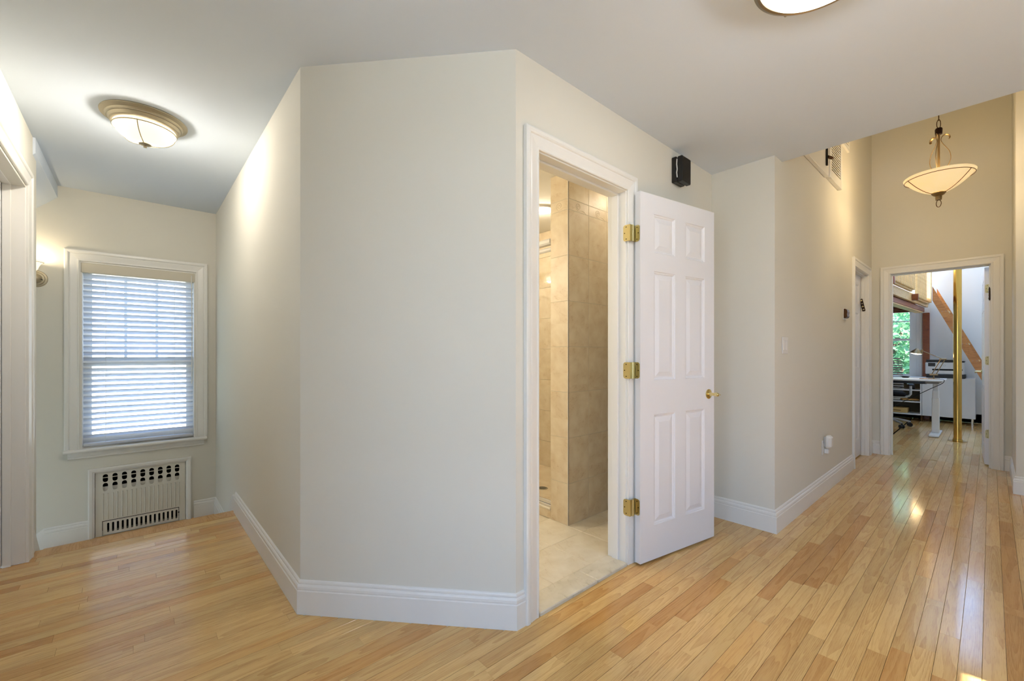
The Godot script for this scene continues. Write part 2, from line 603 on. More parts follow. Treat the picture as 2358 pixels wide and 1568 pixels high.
func build_shell() -> void:
	var w: StandardMaterial3D = M.wall_paint
	struct("wall_landing", pierced("x", XW - 0.15, XW, -0.677, 2.52, -2.2, HC, [[-0.405, 0.327, 0.42, 1.90], [-0.335, 0.245, -0.306, 0.212], [0.95, 1.95, -0.35, 0.6]]), w, "cream wall with the blind-covered window above the stair landing")
	struct("wall_stair", pierced("z", -0.677, ZL, XW, -2.07, -0.45, HC, []), w, "cream wall running from the landing to the diagonal corner")
	var b := MB.new()
	b.prism([C4, C1, Vector2(-1.46, -1.264), Vector2(-2.116, -0.677)], Vector3.ZERO, Vector3.RIGHT, Vector3.BACK, -HC)
	b.prism([Vector2(-2.07, -0.557), Vector2(-2.116, -0.677), Vector2(-2.07, -0.677)], Vector3.ZERO, Vector3.RIGHT, Vector3.BACK, -HC)
	struct("wall_diagonal", b, w, "wide cream wall set at an angle between stair and bathroom")
	b = pierced("x", -1.46, XB, -3.24, -1.327, 0, HC, [[-2.048, -1.327, -0.01, 2.088]])
	b.prism([C1, Vector2(-1.34, -1.327), Vector2(-1.46, -1.327), Vector2(-1.46, -1.264)], Vector3.ZERO, Vector3.RIGHT, Vector3.BACK, -HC)
	struct("wall_bathroom", b, w, "cream wall around the open bathroom doorway")
	struct("wall_return", wall_boxes([[XB, -1.055, 0, HC, -3.24, ZJ]]), w, "short cream return wall beside the open white door")
	struct("wall_hall", pierced("x", -1.055, XH, ZE, ZJ, 0, HIGH, [[-6.298, -5.532, -0.01, 2.092]]), w, "tall cream hall wall with the light switch and thermostat")
	struct("wall_end", pierced("z", -6.63, ZE, -1.055, 0.26, 0, HIGH, [[-0.782, 0.018, -0.01, 2.102]]), w, "tall cream end wall around the office doorway")
	struct("wall_hall_right", wall_boxes([[0.14, 0.26, 0, HIGH, ZE, -5.5], [0.26, 2.42, 0, HIGH, -5.62, -5.5]]), w, "cream wall corner at the right end of the hall")
	struct("wall_east", pierced("x", 2.3, 2.42, -5.5, 2.52, 0, HIGH, [[-2.47, -1.2, 1.1, 2.35]]), w, "cream wall with a window facing the bathroom doorway")
	b = pierced("z", 2.4, 2.52, -1.2, 2.3, 0, HC, [[-1.0, 0.4, 0.45, 2.2], [0.7, 2.1, 0.45, 2.2]])
	b.box(Vector3(-1.32, 0, 0.58), Vector3(-1.2, HC, 2.52))
	struct("wall_south", b, w, "cream walls at the back of the upstairs hall")
	struct("wall_near", pierced("z", ZN, 0.58, -3.92, -1.2, 0, HC, [[-3.598, -2.752, -0.01, 2.1]]), w, "cream wall strip around the near white doorway")
	b = pierced("z", 2.4, 2.52, XW, -3.80, -2.2, HC, [[-4.68, -3.98, -1.5, 0.35]])
	b.box(Vector3(-3.92, -2.2, 0.58), Vector3(-3.80, HC, 2.4))
	b.box(Vector3(-3.92, -2.2, ZN), Vector3(-3.62, -0.12, 0.58))
	struct("wall_stairwell", b, w, "cream walls enclosing the descending stairs")
	struct("wall_upper", wall_boxes([[-1.055, 2.42, HC + 0.136, HIGH, ZS, ZS + 0.12]]), w, "cream wall face rising above the low ceiling edge")
	struct("wall_closet", wall_boxes([[-1.9, -1.8, 0, HC, -6.63, -5.2], [-1.8, -1.055, 0, HC, -5.3, -5.2], [-1.8, -1.055, HC, HC + 0.1, -6.63, -5.2], [-1.8, -1.055, -0.1, 0, -6.63, -5.2]]), w, "plain walls of the closet behind the closed hall door")
	struct("added_bounce_roof", wall_boxes([[2.42, 9.0, -0.35, -0.1, -6.0, 9.0], [-3.0, 2.42, -0.35, -0.1, 2.52, 9.0]]), M.siding, "added unseen pale slab bouncing daylight up to the ceiling", "roof")  # unseen slab, added to reflect daylight through the windows onto the ceiling
	# ceilings
	b = MB.new()
	b.prism([Vector2(-4.915, -0.677), Vector2(-2.116, -0.677), Vector2(-1.46, -1.264), Vector2(-1.46, -3.24), Vector2(-1.055, -3.24), Vector2(-1.055, ZS), Vector2(2.42, ZS), Vector2(2.42, 2.52), Vector2(-1.32, 2.52), Vector2(-1.32, 0.58), Vector2(-3.8, 0.58), Vector2(-3.8, 0.449), Vector2(-4.915, 0.449)], Vector3(0, HC, 0), Vector3.RIGHT, Vector3.BACK, -0.136)
	struct("ceiling", b, M.ceiling_paint, "low white ceiling over the landing and bathroom corner", "ceiling")
	b = MB.new()
	b.prism([Vector2(0.449, 2.371), Vector2(2.52, 0.342), Vector2(2.52, 0.5), Vector2(0.6, 2.6), Vector2(0.449, 2.6)], Vector3(-4.915, 0, 0), Vector3.BACK, Vector3.UP, -1.115)
	struct("ceiling_stair", b, M.ceiling_paint, "sloping white ceiling above the descending stairs", "ceiling")
	struct("ceiling_hall", wall_boxes([[-1.055, 2.42, HIGH, HIGH + 0.1, -6.63, ZS + 0.12]]), M.ceiling_paint, "high white ceiling over the tall part of the hall", "ceiling")
	# unseen windows: frames and panes; stair and south ones are added to brighten
	var k := 2
	for q in [[Vector3(2.36, 1.1, -1.835), 0.635, 1.25, 0.0, "white window in the east wall facing the bathroom doorway"], [Vector3(XW - 0.075, -0.35, 1.45), 0.5, 0.95, 0.0, "added unseen white stair window brightening the landing"], [Vector3(-4.33, -1.5, 2.46), 0.35, 1.85, PI / 2, "added unseen tall window throwing daylight up the stairs"], [Vector3(-0.3, 0.45, 2.46), 0.7, 1.75, PI / 2, "added unseen south window throwing daylight down the hall"], [Vector3(1.4, 0.45, 2.46), 0.7, 1.75, PI / 2, "added unseen south window near the east corner for more daylight"]]:
		var t := thing("window_%d" % k, q[4], "window", q[0], q[3], "", "structure")
		var half: float = q[1]
		var hy: float = q[2]
		var f := MB.new()
		f.box(Vector3(-0.03, 0, -half), Vector3(0.03, 0.05, half)); f.box(Vector3(-0.03, hy - 0.05, -half), Vector3(0.03, hy, half))
		f.box(Vector3(-0.03, 0.05, -half), Vector3(0.03, hy - 0.05, -half + 0.05)); f.box(Vector3(-0.03, 0.05, half - 0.05), Vector3(0.03, hy - 0.05, half)); f.box(Vector3(-0.02, hy / 2 - 0.02, -half + 0.05), Vector3(0.02, hy / 2 + 0.02, half - 0.05))
		obj("window_frame", f, M.trim_white, t)
		var g := MB.new()
		g.quad(Vector3(0.0, 0.05, half - 0.05), Vector3(0.0, 0.05, -half + 0.05), Vector3(0.0, hy - 0.05, -half + 0.05), Vector3(0.0, hy - 0.05, half - 0.05))
		obj("pane", g, M.glass_pane, t)
		k += 1


# ---------------------------------------------------------------- oak floor, plank by plank
const PW := 0.061

func floor_spans(x: float) -> Array:
	var south := ZN if x < -1.2 else 2.4
	if x > -3.6 and x < -2.75: south = 0.6
	if x < -2.07: return [[ZL, south]]
	if x < -1.34: return [[C4.y + (x - C4.x) * (C1.y - C4.y) / (C1.x - C4.x), south]]
	if x < -0.935: return [[ZJ, south]]
	if x < 0.14: return [[-10.65, -6.57], [-6.57, south]]
	return [[-5.5, south]]

func on_screen(p: Vector3) -> Vector3:
	var d := -sin(YAW) * p.x - cos(YAW) * p.z
	if d < 0.05: return Vector3(-1e6, 0, 0)
	return Vector3(1179.0 + FOCAL * (cos(YAW) * p.x - sin(YAW) * p.z) / d, HORIZON + FOCAL * (CAM_H - p.y) / d, d)

func screen_area(x0: float, x1: float, z0: float, z1: float) -> float:
	var total := 0.0
	for i in 8:
		var za := lerpf(z0, z1, i / 8.0)
		var zb := lerpf(z0, z1, (i + 1) / 8.0)
		var q := [on_screen(Vector3(x0, 0, za)), on_screen(Vector3(x1, 0, za)), on_screen(Vector3(x1, 0, zb)), on_screen(Vector3(x0, 0, zb))]
		var c: Vector3 = (q[0] + q[1] + q[2] + q[3]) / 4.0
		if c.x < -20 or c.x > 2380 or c.y < 800 or c.y > 1580: continue
		# hidden behind the walls on the left of the hall
		var area := 0.0
		for k in 4:
			var a: Vector3 = q[k]
			var b: Vector3 = q[(k + 1) % 4]
			area += a.x * b.y - b.x * a.y
		total += absf(area) / 2
	return total

func plank_into(b: MB, x0: float, x1: float, z0: float, z1: float, tint: Color, seed_: int) -> void:
	var r := RandomNumberGenerator.new()
	r.seed = seed_
	var g := 0.0004
	x0 += g; x1 -= g; z0 += g * 0.6; z1 -= g * 0.6
	b.tinted = true
	b.color = tint
	var cup := r.randf_range(-0.014, 0.010)
	var roll := r.randf_range(-0.006, 0.006)
	var dip := r.randf_range(0.0, 0.0004)
	var bev := 0.0007
	var band := r.randi() % 8
	var u0 := r.randf()
	var flip := 1.0 if r.randf() < 0.5 else -1.0
	var us := 1.0 / 1.6
	var strips := 4
	var uvf := func(x: float, z: float): return Vector2(u0 + flip * (z - z0) * us, (band + 0.03 + 0.94 * (x - x0) / (x1 - x0)) / 8.0)
	var nrm := func(x: float):
		var s: float = ((x - x0) / (x1 - x0) - 0.5) * 2.0
		return Vector3(roll + cup * s, 1, 0).normalized()
	for k in strips:
		var xa := lerpf(x0 + bev, x1 - bev, float(k) / strips)
		var xb := lerpf(x0 + bev, x1 - bev, float(k + 1) / strips)
		var y := -dip
		b.quad_n([Vector3(xa, y, z1), Vector3(xb, y, z1), Vector3(xb, y, z0), Vector3(xa, y, z0)], [nrm.call(xa), nrm.call(xb), nrm.call(xb), nrm.call(xa)], [uvf.call(xa, z1), uvf.call(xb, z1), uvf.call(xb, z0), uvf.call(xa, z0)])
	for side in [[x0, x0 + bev, -1.0], [x1, x1 - bev, 1.0]]:
		var xo: float = side[0]
		var xi: float = side[1]
		var nn := Vector3(side[2], 1, 0).normalized()
		var q := [Vector3(xo, -dip - bev, z1), Vector3(xi, -dip, z1), Vector3(xi, -dip, z0), Vector3(xo, -dip - bev, z0)]
		if side[2] > 0: q = [q[1], q[0], q[3], q[2]]
		b.quad_n(q, [nn, nn, nn, nn], [uvf.call(xi, z1), uvf.call(xi, z1), uvf.call(xi, z0), uvf.call(xi, z0)])
		var n2 := Vector3(side[2], 0, 0)
		var e := [Vector3(xo, -0.018, z1), Vector3(xo, -dip - bev, z1), Vector3(xo, -dip - bev, z0), Vector3(xo, -0.018, z0)]
		b.quad_n(e, [n2, n2, n2, n2], [uvf.call(xi, z1), uvf.call(xi, z1), uvf.call(xi, z0), uvf.call(xi, z0)])
	for en in [[z0, -1.0], [z1, 1.0]]:
		var n3 := Vector3(0, 0, en[1])
		b.quad_n([Vector3(x0, -0.018, en[0]), Vector3(x1, -0.018, en[0]), Vector3(x1, -dip, en[0]), Vector3(x0, -dip, en[0])], [n3, n3, n3, n3], [uvf.call(x0, z0), uvf.call(x1, z0), uvf.call(x1, z0), uvf.call(x0, z0)])

func plank_tint(r: RandomNumberGenerator) -> Color:
	var v := r.randf_range(0.86, 1.06)
	var c := Color(v, v, v)
	var k := r.randf()
	if k < 0.14: c = Color(v * 0.84, v * 0.70, v * 0.58)       # reddish dark boards
	elif k < 0.32: c = Color(v * 0.96, v * 0.88, v * 0.80)
	elif k < 0.45: c = Color(v * 1.05, v * 1.06, v * 1.08)     # pale boards
	return c

func build_floor() -> void:
	var t := thing("floor", "glossy strip floor of honey-coloured oak planks", "floor", Vector3.ZERO, 0, "", "structure")
	var r := RandomNumberGenerator.new()
	r.seed = 404
	var planks := []
	var x := -3.62
	while x < 2.3:
		for s in floor_spans(x + PW / 2):
			var z0: float = s[0]
			var z := z0 - r.randf_range(0.0, 0.5)
			while z < s[1]:
				var ln := r.randf_range(0.28, 0.95) if r.randf() < 0.75 else r.randf_range(0.9, 1.5)
				var za := maxf(z, z0)
				var zb := minf(z + ln, s[1])
				if s[1] - zb < 0.12: zb = s[1]
				z += ln
				if zb - za < 0.05: continue
				if zb >= s[1] - 0.001: z = s[1] + 1
				planks.append([x, x + PW, za, zb, plank_tint(r), r.randi(), screen_area(x, x + PW, za, zb)])
		x += PW
	planks.sort_custom(func(p, q): return p[6] > q[6])
	var rest := MB.new()
	for k in planks.size():
		var p: Array = planks[k]
		if k < 300:
			var b := MB.new()
			plank_into(b, p[0], p[1], p[2], p[3], p[4], p[5])
			obj("plank", b, M.oak, t)
		else:
			plank_into(rest, p[0], p[1], p[2], p[3], p[4], p[5])
	# the rest of the office floor
	x = -2.6
	while x < 1.0:
		if x + PW <= -0.93 or x >= 0.14 - PW:
			var z := -10.65 - r.randf_range(0.0, 0.4)
			while z < -6.63:
				var ln := r.randf_range(0.4, 1.2)
				plank_into(rest, x, x + PW, maxf(z, -10.65), minf(z + ln, -6.63), plank_tint(r), r.randi())
				z += ln
		x += PW
	var o := obj("planks", rest, M.oak, t)
	o.set_meta("kind", "stuff")
	var strip := MB.new()
	strip.tinted = true
	strip.cbox(Vector3(-1.06, -0.02, -6.298), Vector3(-0.9345, 0.0, -5.532), 0.002)
	obj("threshold_strip", strip, M.oak, t)
	var sub := MB.new()
	sub.box(Vector3(-3.62, -0.12, ZL), Vector3(-2.07, -0.0185, ZN))
	sub.prism([C4, C1, Vector2(-1.2, -1.21), Vector2(-1.2, ZN), Vector2(-2.07, ZN)], Vector3(0, -0.0185, 0), Vector3.RIGHT, Vector3.BACK, 0.1)
	sub.box(Vector3(-1.34, -0.12, ZJ), Vector3(2.3, -0.0185, -1.21))
	sub.box(Vector3(-1.2, -0.12, -1.21), Vector3(2.3, -0.0185, 2.4))
	sub.box(Vector3(-0.935, -0.12, -6.63), Vector3(2.3, -0.0185, ZJ))
	sub.box(Vector3(-2.6, -0.12, -10.65), Vector3(1.0, -0.0185, -6.63))
	sub.box(Vector3(-3.6, -0.12, ZN), Vector3(-2.75, -0.0185, 0.62))
	obj("subfloor", sub, M.subfloor, t)

func build_stairs() -> void:
	# bullnosed edge of the hall floor, one hidden step and the landing
	var t := thing("floor_landing", "oak landing below the hall floor with its rounded nosing", "floor", Vector3.ZERO, 0, "", "structure")
	var b := MB.new()
	b.tinted = true
	b.color = Color(0.80, 0.68, 0.60)
	var prof := [Vector2(0, -0.028), Vector2(0, 0.0005)] + arc(Vector2(0.131, -0.0135), 0.014, 90, -90, 6) + [Vector2(0, -0.028)]
	b.sweep([Vector3(-3.62, 0, ZN), Vector3(-3.62, 0, ZL)], Vector3.UP, prof.map(func(q): return Vector2(-q.x, q.y)))
	var nose := obj("nosing", b, M.oak, t)
	nose.set_meta("label", "darker rounded oak nosing at the top of the stair")
	b = MB.new()
	b.box(Vector3(-3.70, -0.152, ZL), Vector3(-3.62, -0.028, ZN))
	b.box(Vector3(-3.98, -0.305, ZL), Vector3(-3.94, -0.18, ZN))
	obj("riser", b, M.trim_white, t)
	b = MB.new()
	b.tinted = true
	b.color = Color(0.9, 0.8, 0.7)
	b.box(Vector3(-4.0, -0.18, ZL), Vector3(-3.62, -0.152, ZN))
	obj("tread", b, M.oak, t)
	var x := XW
	var r := RandomNumberGenerator.new()
	r.seed = 9
	var y := -0.305
	while x < -3.94:
		b = MB.new()
		b.T = Transform3D(Basis(), Vector3(0, y, 0))
		plank_into(b, x, minf(x + PW, -3.94), ZL, 0.52, plank_tint(r), r.randi())
		obj("plank", b, M.oak, t)
		x += PW
	b = MB.new()
	b.box(Vector3(XW, y - 0.1, ZL), Vector3(-3.94, y - 0.0185, 0.5))
	b.box(Vector3(-3.94, y - 0.1, ZL), Vector3(-3.62, -0.18, ZN))
	obj("subfloor", b, M.subfloor, t)
	var s := thing("stairs", "oak treads and white risers descending beside the landing window", "stairs", Vector3.ZERO, 0, "", "structure")
	for k in 8:
		var z := 0.52 + 0.235 * k
		var ty := y - 0.19 * (k + 1)
		var tr := MB.new()
		tr.tinted = true
		tr.cbox(Vector3(XW, ty - 0.028, z - 0.02), Vector3(-3.92, ty, minf(z + 0.26, 2.4)), 0.008)
		obj("tread", tr, M.oak, s)
		var ri := MB.new()
		ri.box(Vector3(XW, ty - 0.02, z - 0.04), Vector3(-3.92, ty + 0.16, z - 0.02))
		obj("riser", ri, M.trim_white, s)
	b = MB.new()
	b.box(Vector3(XW, -2.3, 0.5), Vector3(-3.8, -2.2, 2.52))
	struct("floor_lower", b, M.subfloor, "dark floor at the foot of the stairs", "floor")


# ---------------------------------------------------------------- baseboards
const BASE := [Vector2(0, 0.0), Vector2(0.016, 0.0), Vector2(0.016, 0.104), Vector2(0.0125, 0.1075), Vector2(0.0125, 0.110), Vector2(0.0145, 0.114), Vector2(0.0140, 0.124), Vector2(0.0105, 0.130), Vector2(0.0070, 0.1325), Vector2(0.0085, 0.137), Vector2(0.0085, 0.143), Vector2(0.006, 0.148), Vector2(0, 0.150), Vector2(0, 0)]

func base(called: String, pts: Array, label: String) -> void:
	var b := MB.new()
	b.sweep(pts, Vector3.UP, BASE)
	struct(called, b, M.trim_white, label, "baseboard")

func build_trim() -> void:
	base("baseboard_diagonal", [Vector3(-3.70, 0, ZL), Vector3(C4.x, 0, C4.y), Vector3(C1.x, 0, C1.y), Vector3(XB, 0, -1.258)], "white moulded baseboard along the stair wall and diagonal wall")
	base("baseboard_hall", [Vector3(XB, 0, -2.128), Vector3(XB, 0, ZJ), Vector3(XH, 0, ZJ), Vector3(XH, 0, -5.447)], "white moulded baseboard wrapping the return wall into the hall")
	base("baseboard_end", [Vector3(XH, 0, -6.385), Vector3(XH, 0, ZE), Vector3(-0.856, 0, ZE)], "small white baseboard piece between closed door and office doorway")
	base("baseboard_right", [Vector3(0.092, 0, ZE), Vector3(0.14, 0, ZE), Vector3(0.14, 0, -5.5), Vector3(2.3, 0, -5.5)], "white baseboard stepping round the right hall corner")
	base("baseboard_landing", [Vector3(XW, -0.305, -0.392), Vector3(XW, -0.305, ZL), Vector3(-4.0, -0.305, ZL)], "white baseboard in the corner of the lower landing")
	# window wall baseboard breaking into the stair skirt
	var b := MB.new()
	b.sweep([Vector3(XW, -0.305, 0.52), Vector3(XW, -0.305, 0.279)], Vector3.UP, BASE)
	var q := func(z: float, y: float): return Vector2(z, y)
	for lay in [[0.0, 0.104, 0.016], [0.104, 0.131, 0.0142], [0.131, 0.150, 0.0086]]:
		b.prism([q.call(0.52, -0.305 + lay[0]), q.call(0.52, -0.305 + lay[1]), q.call(2.4, -0.305 + lay[1] - 1.52), q.call(2.4, -0.305 + lay[0] - 1.52)], Vector3(XW, 0, 0), Vector3.BACK, Vector3.UP, -lay[2])
	struct("baseboard_stair", b, M.trim_white, "white baseboard bending down into the stair skirt", "baseboard")
	# skirt boards either side of the step down
	b = MB.new()
	b.prism([Vector2(-3.62, 0.0), Vector2(-3.66, 0.20), Vector2(-3.92, -0.055), Vector2(-3.92, -0.30), Vector2(-3.76, -0.05), Vector2(-3.76, 0.0)], Vector3(0, 0, ZN), Vector3.RIGHT, Vector3.UP, -0.016)
	struct("trim_1", b, M.trim_white, "white slanted skirt board under the near doorway casing", "trim")
	b = MB.new()
	b.prism([Vector2(-3.70, 0.0), Vector2(-3.70, 0.115), Vector2(-3.80, 0.105), Vector2(-3.85, 0.07), Vector2(-4.02, -0.13), Vector2(-4.02, -0.30), Vector2(-3.765, -0.05), Vector2(-3.765, 0.0)], Vector3(0, 0, ZL), Vector3.RIGHT, Vector3.UP, 0.013)
	struct("trim_2", b, M.trim_white, "white rounded skirt block where the stair baseboard ends", "trim")


# ---------------------------------------------------------------- doorways
const CASING := [Vector2(0, 0), Vector2(0, 0.010), Vector2(0.004, 0.0125), Vector2(0.010, 0.0125), Vector2(0.013, 0.0105), Vector2(0.022, 0.0115), Vector2(0.050, 0.0165), Vector2(0.056, 0.0150), Vector2(0.060, 0.0200), Vector2(0.066, 0.0225), Vector2(0.078, 0.0225), Vector2(0.085, 0.0190), Vector2(0.085, 0), Vector2(0, 0)]

# casing round a doorway: a and c are the bottom corners (inner edge), top height, wall normal
func casing(called: String, a: Vector3, c: Vector3, top: float, nn: Vector3, label: String, m: Material = null) -> MeshInstance3D:
	var p := [a, Vector3(a.x, top, a.z), Vector3(c.x, top, c.z), c]
	var s: Vector3 = (p[1] - p[0]).normalized().cross(nn)
	if s.dot(a - c) < 0: p.reverse()
	var b := MB.new()
	b.sweep(p, nn, CASING)
	return struct(called, b, m if m else M.trim_white, label, "trim")

# jamb lining with stops; axis "x": wall runs along z. lo..hi opening, depth p0..p1
func jamb(called: String, ax: String, lo: float, hi: float, top: float, p0: float, p1: float, stop0: float, stop1: float, label: String) -> Node3D:
	var t := thing(called, label, "trim", Vector3.ZERO, 0, "", "structure")
	var th := 0.018
	var parts := [[lo - th, lo, 0.0, top + th, p0, p1], [hi, hi + th, 0.0, top + th, p0, p1], [lo, hi, top, top + th, p0, p1]]
	var stops := [[lo, lo + 0.012, 0.0, top, stop0, stop1], [hi - 0.012, hi, 0.0, top, stop0, stop1], [lo + 0.012, hi - 0.012, top - 0.012, top, stop0, stop1]]
	for set_ in [[parts, "jamb"], [stops, "door_stop"]]:
		for q in set_[0]:
			var b := MB.new()
			if ax == "x": b.cbox(Vector3(q[4], q[2], q[0]), Vector3(q[5], q[3], q[1]), 0.002)
			else: b.cbox(Vector3(q[0], q[2], q[4]), Vector3(q[1], q[3], q[5]), 0.002)
			obj(set_[1], b, M.trim_white, t)
	return t

# raised-panel slab: local x along the width, y up, front face at z = 0, thickness towards -z
func slab_mesh(w: float, h: float, th: float, xs: Array, ys: Array) -> MB:
	var b := MB.new()
	for face in 2:
		var zf := 0.0 if face == 0 else -th
		var s := 1.0 if face == 0 else -1.0
		var P := func(x: float, y: float, d: float): return Vector3(x, y, zf - s * d)
		var q := func(a: Vector3, bb: Vector3, c: Vector3, d: Vector3):
			if face == 0: b.quad(a, bb, c, d)
			else: b.quad(d, c, bb, a)
		var cx := [0.0]
		for e in xs: cx += [e[0], e[1]]
		cx.append(w)
		var cy := [0.0]
		for e in ys: cy += [e[0], e[1]]
		cy.append(h)
		for i in cx.size() - 1:
			for j in cy.size() - 1:
				if i % 2 == 1 and j % 2 == 1:
					var rings := [[0.0, 0.0], [0.004, 0.0045], [0.009, 0.0055], [0.014, 0.0095], [0.020, 0.0095], [0.046, 0.0025]]
					for k in rings.size() - 1:
						var o0: float = rings[k][0]; var d0: float = rings[k][1]
						var o1: float = rings[k + 1][0]; var d1: float = rings[k + 1][1]
						var A := [P.call(cx[i] + o0, cy[j] + o0, d0), P.call(cx[i + 1] - o0, cy[j] + o0, d0), P.call(cx[i + 1] - o0, cy[j + 1] - o0, d0), P.call(cx[i] + o0, cy[j + 1] - o0, d0)]
						var B := [P.call(cx[i] + o1, cy[j] + o1, d1), P.call(cx[i + 1] - o1, cy[j] + o1, d1), P.call(cx[i + 1] - o1, cy[j + 1] - o1, d1), P.call(cx[i] + o1, cy[j + 1] - o1, d1)]
						for e in 4: q.call(A[e], A[(e + 1) % 4], B[(e + 1) % 4], B[e])
						if k == rings.size() - 2: q.call(B[0], B[1], B[2], B[3])
				else:
					q.call(P.call(cx[i], cy[j], 0.0), P.call(cx[i + 1], cy[j], 0.0), P.call(cx[i + 1], cy[j + 1], 0.0), P.call(cx[i], cy[j + 1], 0.0))
	b.quad(Vector3(0, 0, -th), Vector3(0, 0, 0), Vector3(0, h, 0), Vector3(0, h, -th))
	b.quad(Vector3(w, 0, 0), Vector3(w, 0, -th), Vector3(w, h, -th), Vector3(w, h, 0))
	b.quad(Vector3(0, h, 0), Vector3(w, h, 0), Vector3(w, h, -th), Vector3(0, h, -th))
	b.quad(Vector3(0, 0, -th), Vector3(w, 0, -th), Vector3(w, 0, 0), Vector3(0, 0, 0))
	return b

# hinge plate in the plane (u, w): a leaf with two rounded corners
func hinge_leaf(b: MB, o: Vector3, u: Vector3, width: float, height: float, nn: Vector3) -> void:
	var r := 0.014
	var h := height / 2
	var poly := [Vector2(0, -h)] + arc(Vector2(width - r, -h + r), r, -90, 0, 4) + arc(Vector2(width - r, h - r), r, 0, 90, 4) + [Vector2(0, h)]
	b.prism(poly, o, u, Vector3.UP, 0.0022 if u.cross(Vector3.UP).dot(nn) > 0 else -0.0022)

func hinge(parent: Node3D, pin: Vector3, u1: Vector3, n1: Vector3, u2: Vector3, n2: Vector3, width := 0.032) -> void:
	var b := MB.new()
	hinge_leaf(b, pin, u1, width, 0.09, n1)
	hinge_leaf(b, pin, u2, width, 0.09, n2)
	var hg := obj("hinge", b, M.brass_hinge, parent)
	for k in 3:
		var kn := MB.new()
		kn.tube([pin + Vector3(0, -0.045 + 0.0302 * k, 0), pin + Vector3(0, -0.016 + 0.0302 * k, 0)], 0.0055, 10)
		obj("knuckle", kn, M.brass_hinge, hg)
	for s in [[u1, n1], [u2, n2]]:
		for y in [-0.033, 0.0, 0.033]:
			var p: Vector3 = pin + s[0] * (width * (0.55 if y != 0.0 else 0.78)) + Vector3(0, y, 0) + s[1] * 0.0023
			var sc := MB.new()
			sc.tube([p - s[1] * 0.0005, p + s[1] * 0.0006], 0.0032, 8)
			obj("screw", sc, M.screw, hg)

func build_bath_doorway() -> void:
	casing("trim_3", Vector3(XB, 0, -1.341), Vector3(XB, 0, -2.036), 2.074, Vector3.RIGHT, "white moulded casing around the open bathroom doorway")
	jamb("trim_4", "x", -2.03, -1.345, 2.068, -1.46, XB, -1.425, -1.385, "white jamb lining of the bathroom doorway")
	# door swung back almost flat against the wall
	var p0 := Vector3(-1.276, 0.012, -2.073)
	var p1 := Vector3(-1.165, 0.012, -2.742)
	var u := (p1 - p0).normalized()
	var nn := u.cross(Vector3.UP)
	var d := Node3D.new()
	d.name = numbered("door_1")
	add_child(d)
	d.transform = Transform3D(Basis(u, Vector3.UP, nn), p0)
	tag(d, "open white six-panel bathroom door with brass hinges and knob", "door", "", "structure")
	obj("slab", slab_mesh(0.682, 2.052, 0.035, [[0.112, 0.298], [0.394, 0.582]], [[0.192, 0.815], [1.008, 1.622], [1.726, 1.944]]), M.door_white, d)
	for y in [0.309, 1.065, 1.823]:
		var back := d.transform.affine_inverse()
		var wy: float = y + 0.012
		var hb := MB.new()
		hb.T = back
		hinge_leaf(hb, Vector3(-1.310, wy, -2.0285), Vector3.LEFT, 0.044, 0.09, Vector3.BACK)
		hb.T = Transform3D()
		hinge_leaf(hb, Vector3(-0.001, y, -0.037), Vector3.BACK, 0.034, 0.09, Vector3.LEFT)
		hb.T = back
		hb.box(Vector3(-1.313, wy - 0.045, -2.072), Vector3(-1.3105, wy + 0.045, -2.0285))
		var hg := obj("hinge", hb, M.brass_hinge, d)
		for k in 3:
			var kn := MB.new()
			kn.T = back
			kn.tube([Vector3(-1.308, wy - 0.045 + 0.0302 * k, -2.049), Vector3(-1.308, wy - 0.016 + 0.0302 * k, -2.049)], 0.0062, 10)
			obj("knuckle", kn, M.brass_hinge, hg)
		for q in [-0.033, 0.0, 0.033]:
			for e in 2:
				var sc := MB.new()
				if e == 0:
					sc.T = back
					var sx := -1.335 if q != 0.0 else -1.345
					sc.tube([Vector3(sx, wy + q, -2.0268), Vector3(sx, wy + q, -2.0256)], 0.0032, 8)
				else:
					var sz := -0.021 if q != 0.0 else -0.012
					sc.tube([Vector3(-0.0030, y + q, sz), Vector3(-0.0041, y + q, sz)], 0.0032, 8)
				obj("screw", sc, M.screw, hg)
	# knob on the front face
	var k := MB.new()
	k.T = Transform3D(Basis(Vector3.RIGHT, PI / 2), Vector3(0.625, 0.905, 0.0))
	k.lathe([Vector2(0.0, 0.008), Vector2(0.020, 0.007), Vector2(0.030, 0.003), Vector2(0.031, 0.0), Vector2(0.0, 0.0)].map(func(q): return q), 28)
	var kb := obj("handle_rose", k, M.brass_polished, d)
	var s := MB.new()
	s.T = Transform3D(Basis(Vector3.RIGHT, PI / 2), Vector3(0.628, 0.905, 0.0))
	s.lathe([Vector2(0, 0.078), Vector2(0.003, 0.077), Vector2(0.0035, 0.066), Vector2(0.0095, 0.064), Vector2(0.0125, 0.058), Vector2(0.0125, 0.044), Vector2(0.0095, 0.038), Vector2(0.0095, 0.014), Vector2(0.013, 0.007)], 20, 30)
	obj("knob", flip(s), M.brass_polished, kb)
	# marble saddle in two pieces
	var t := thing("threshold", "worn white marble saddle under the bathroom doorway", "threshold", Vector3(-1.40, 0, -1.69), 0, "", "structure")
	for z in [[-2.028, -1.765], [-1.763, -1.347]]:
		var b := MB.new()
		b.cbox(Vector3(-0.060, -0.02, z[0] + 1.69), Vector3(0.072, 0.016, z[1] + 1.69), 0.004)
		obj("marble_slab", b, M.saddle, t)

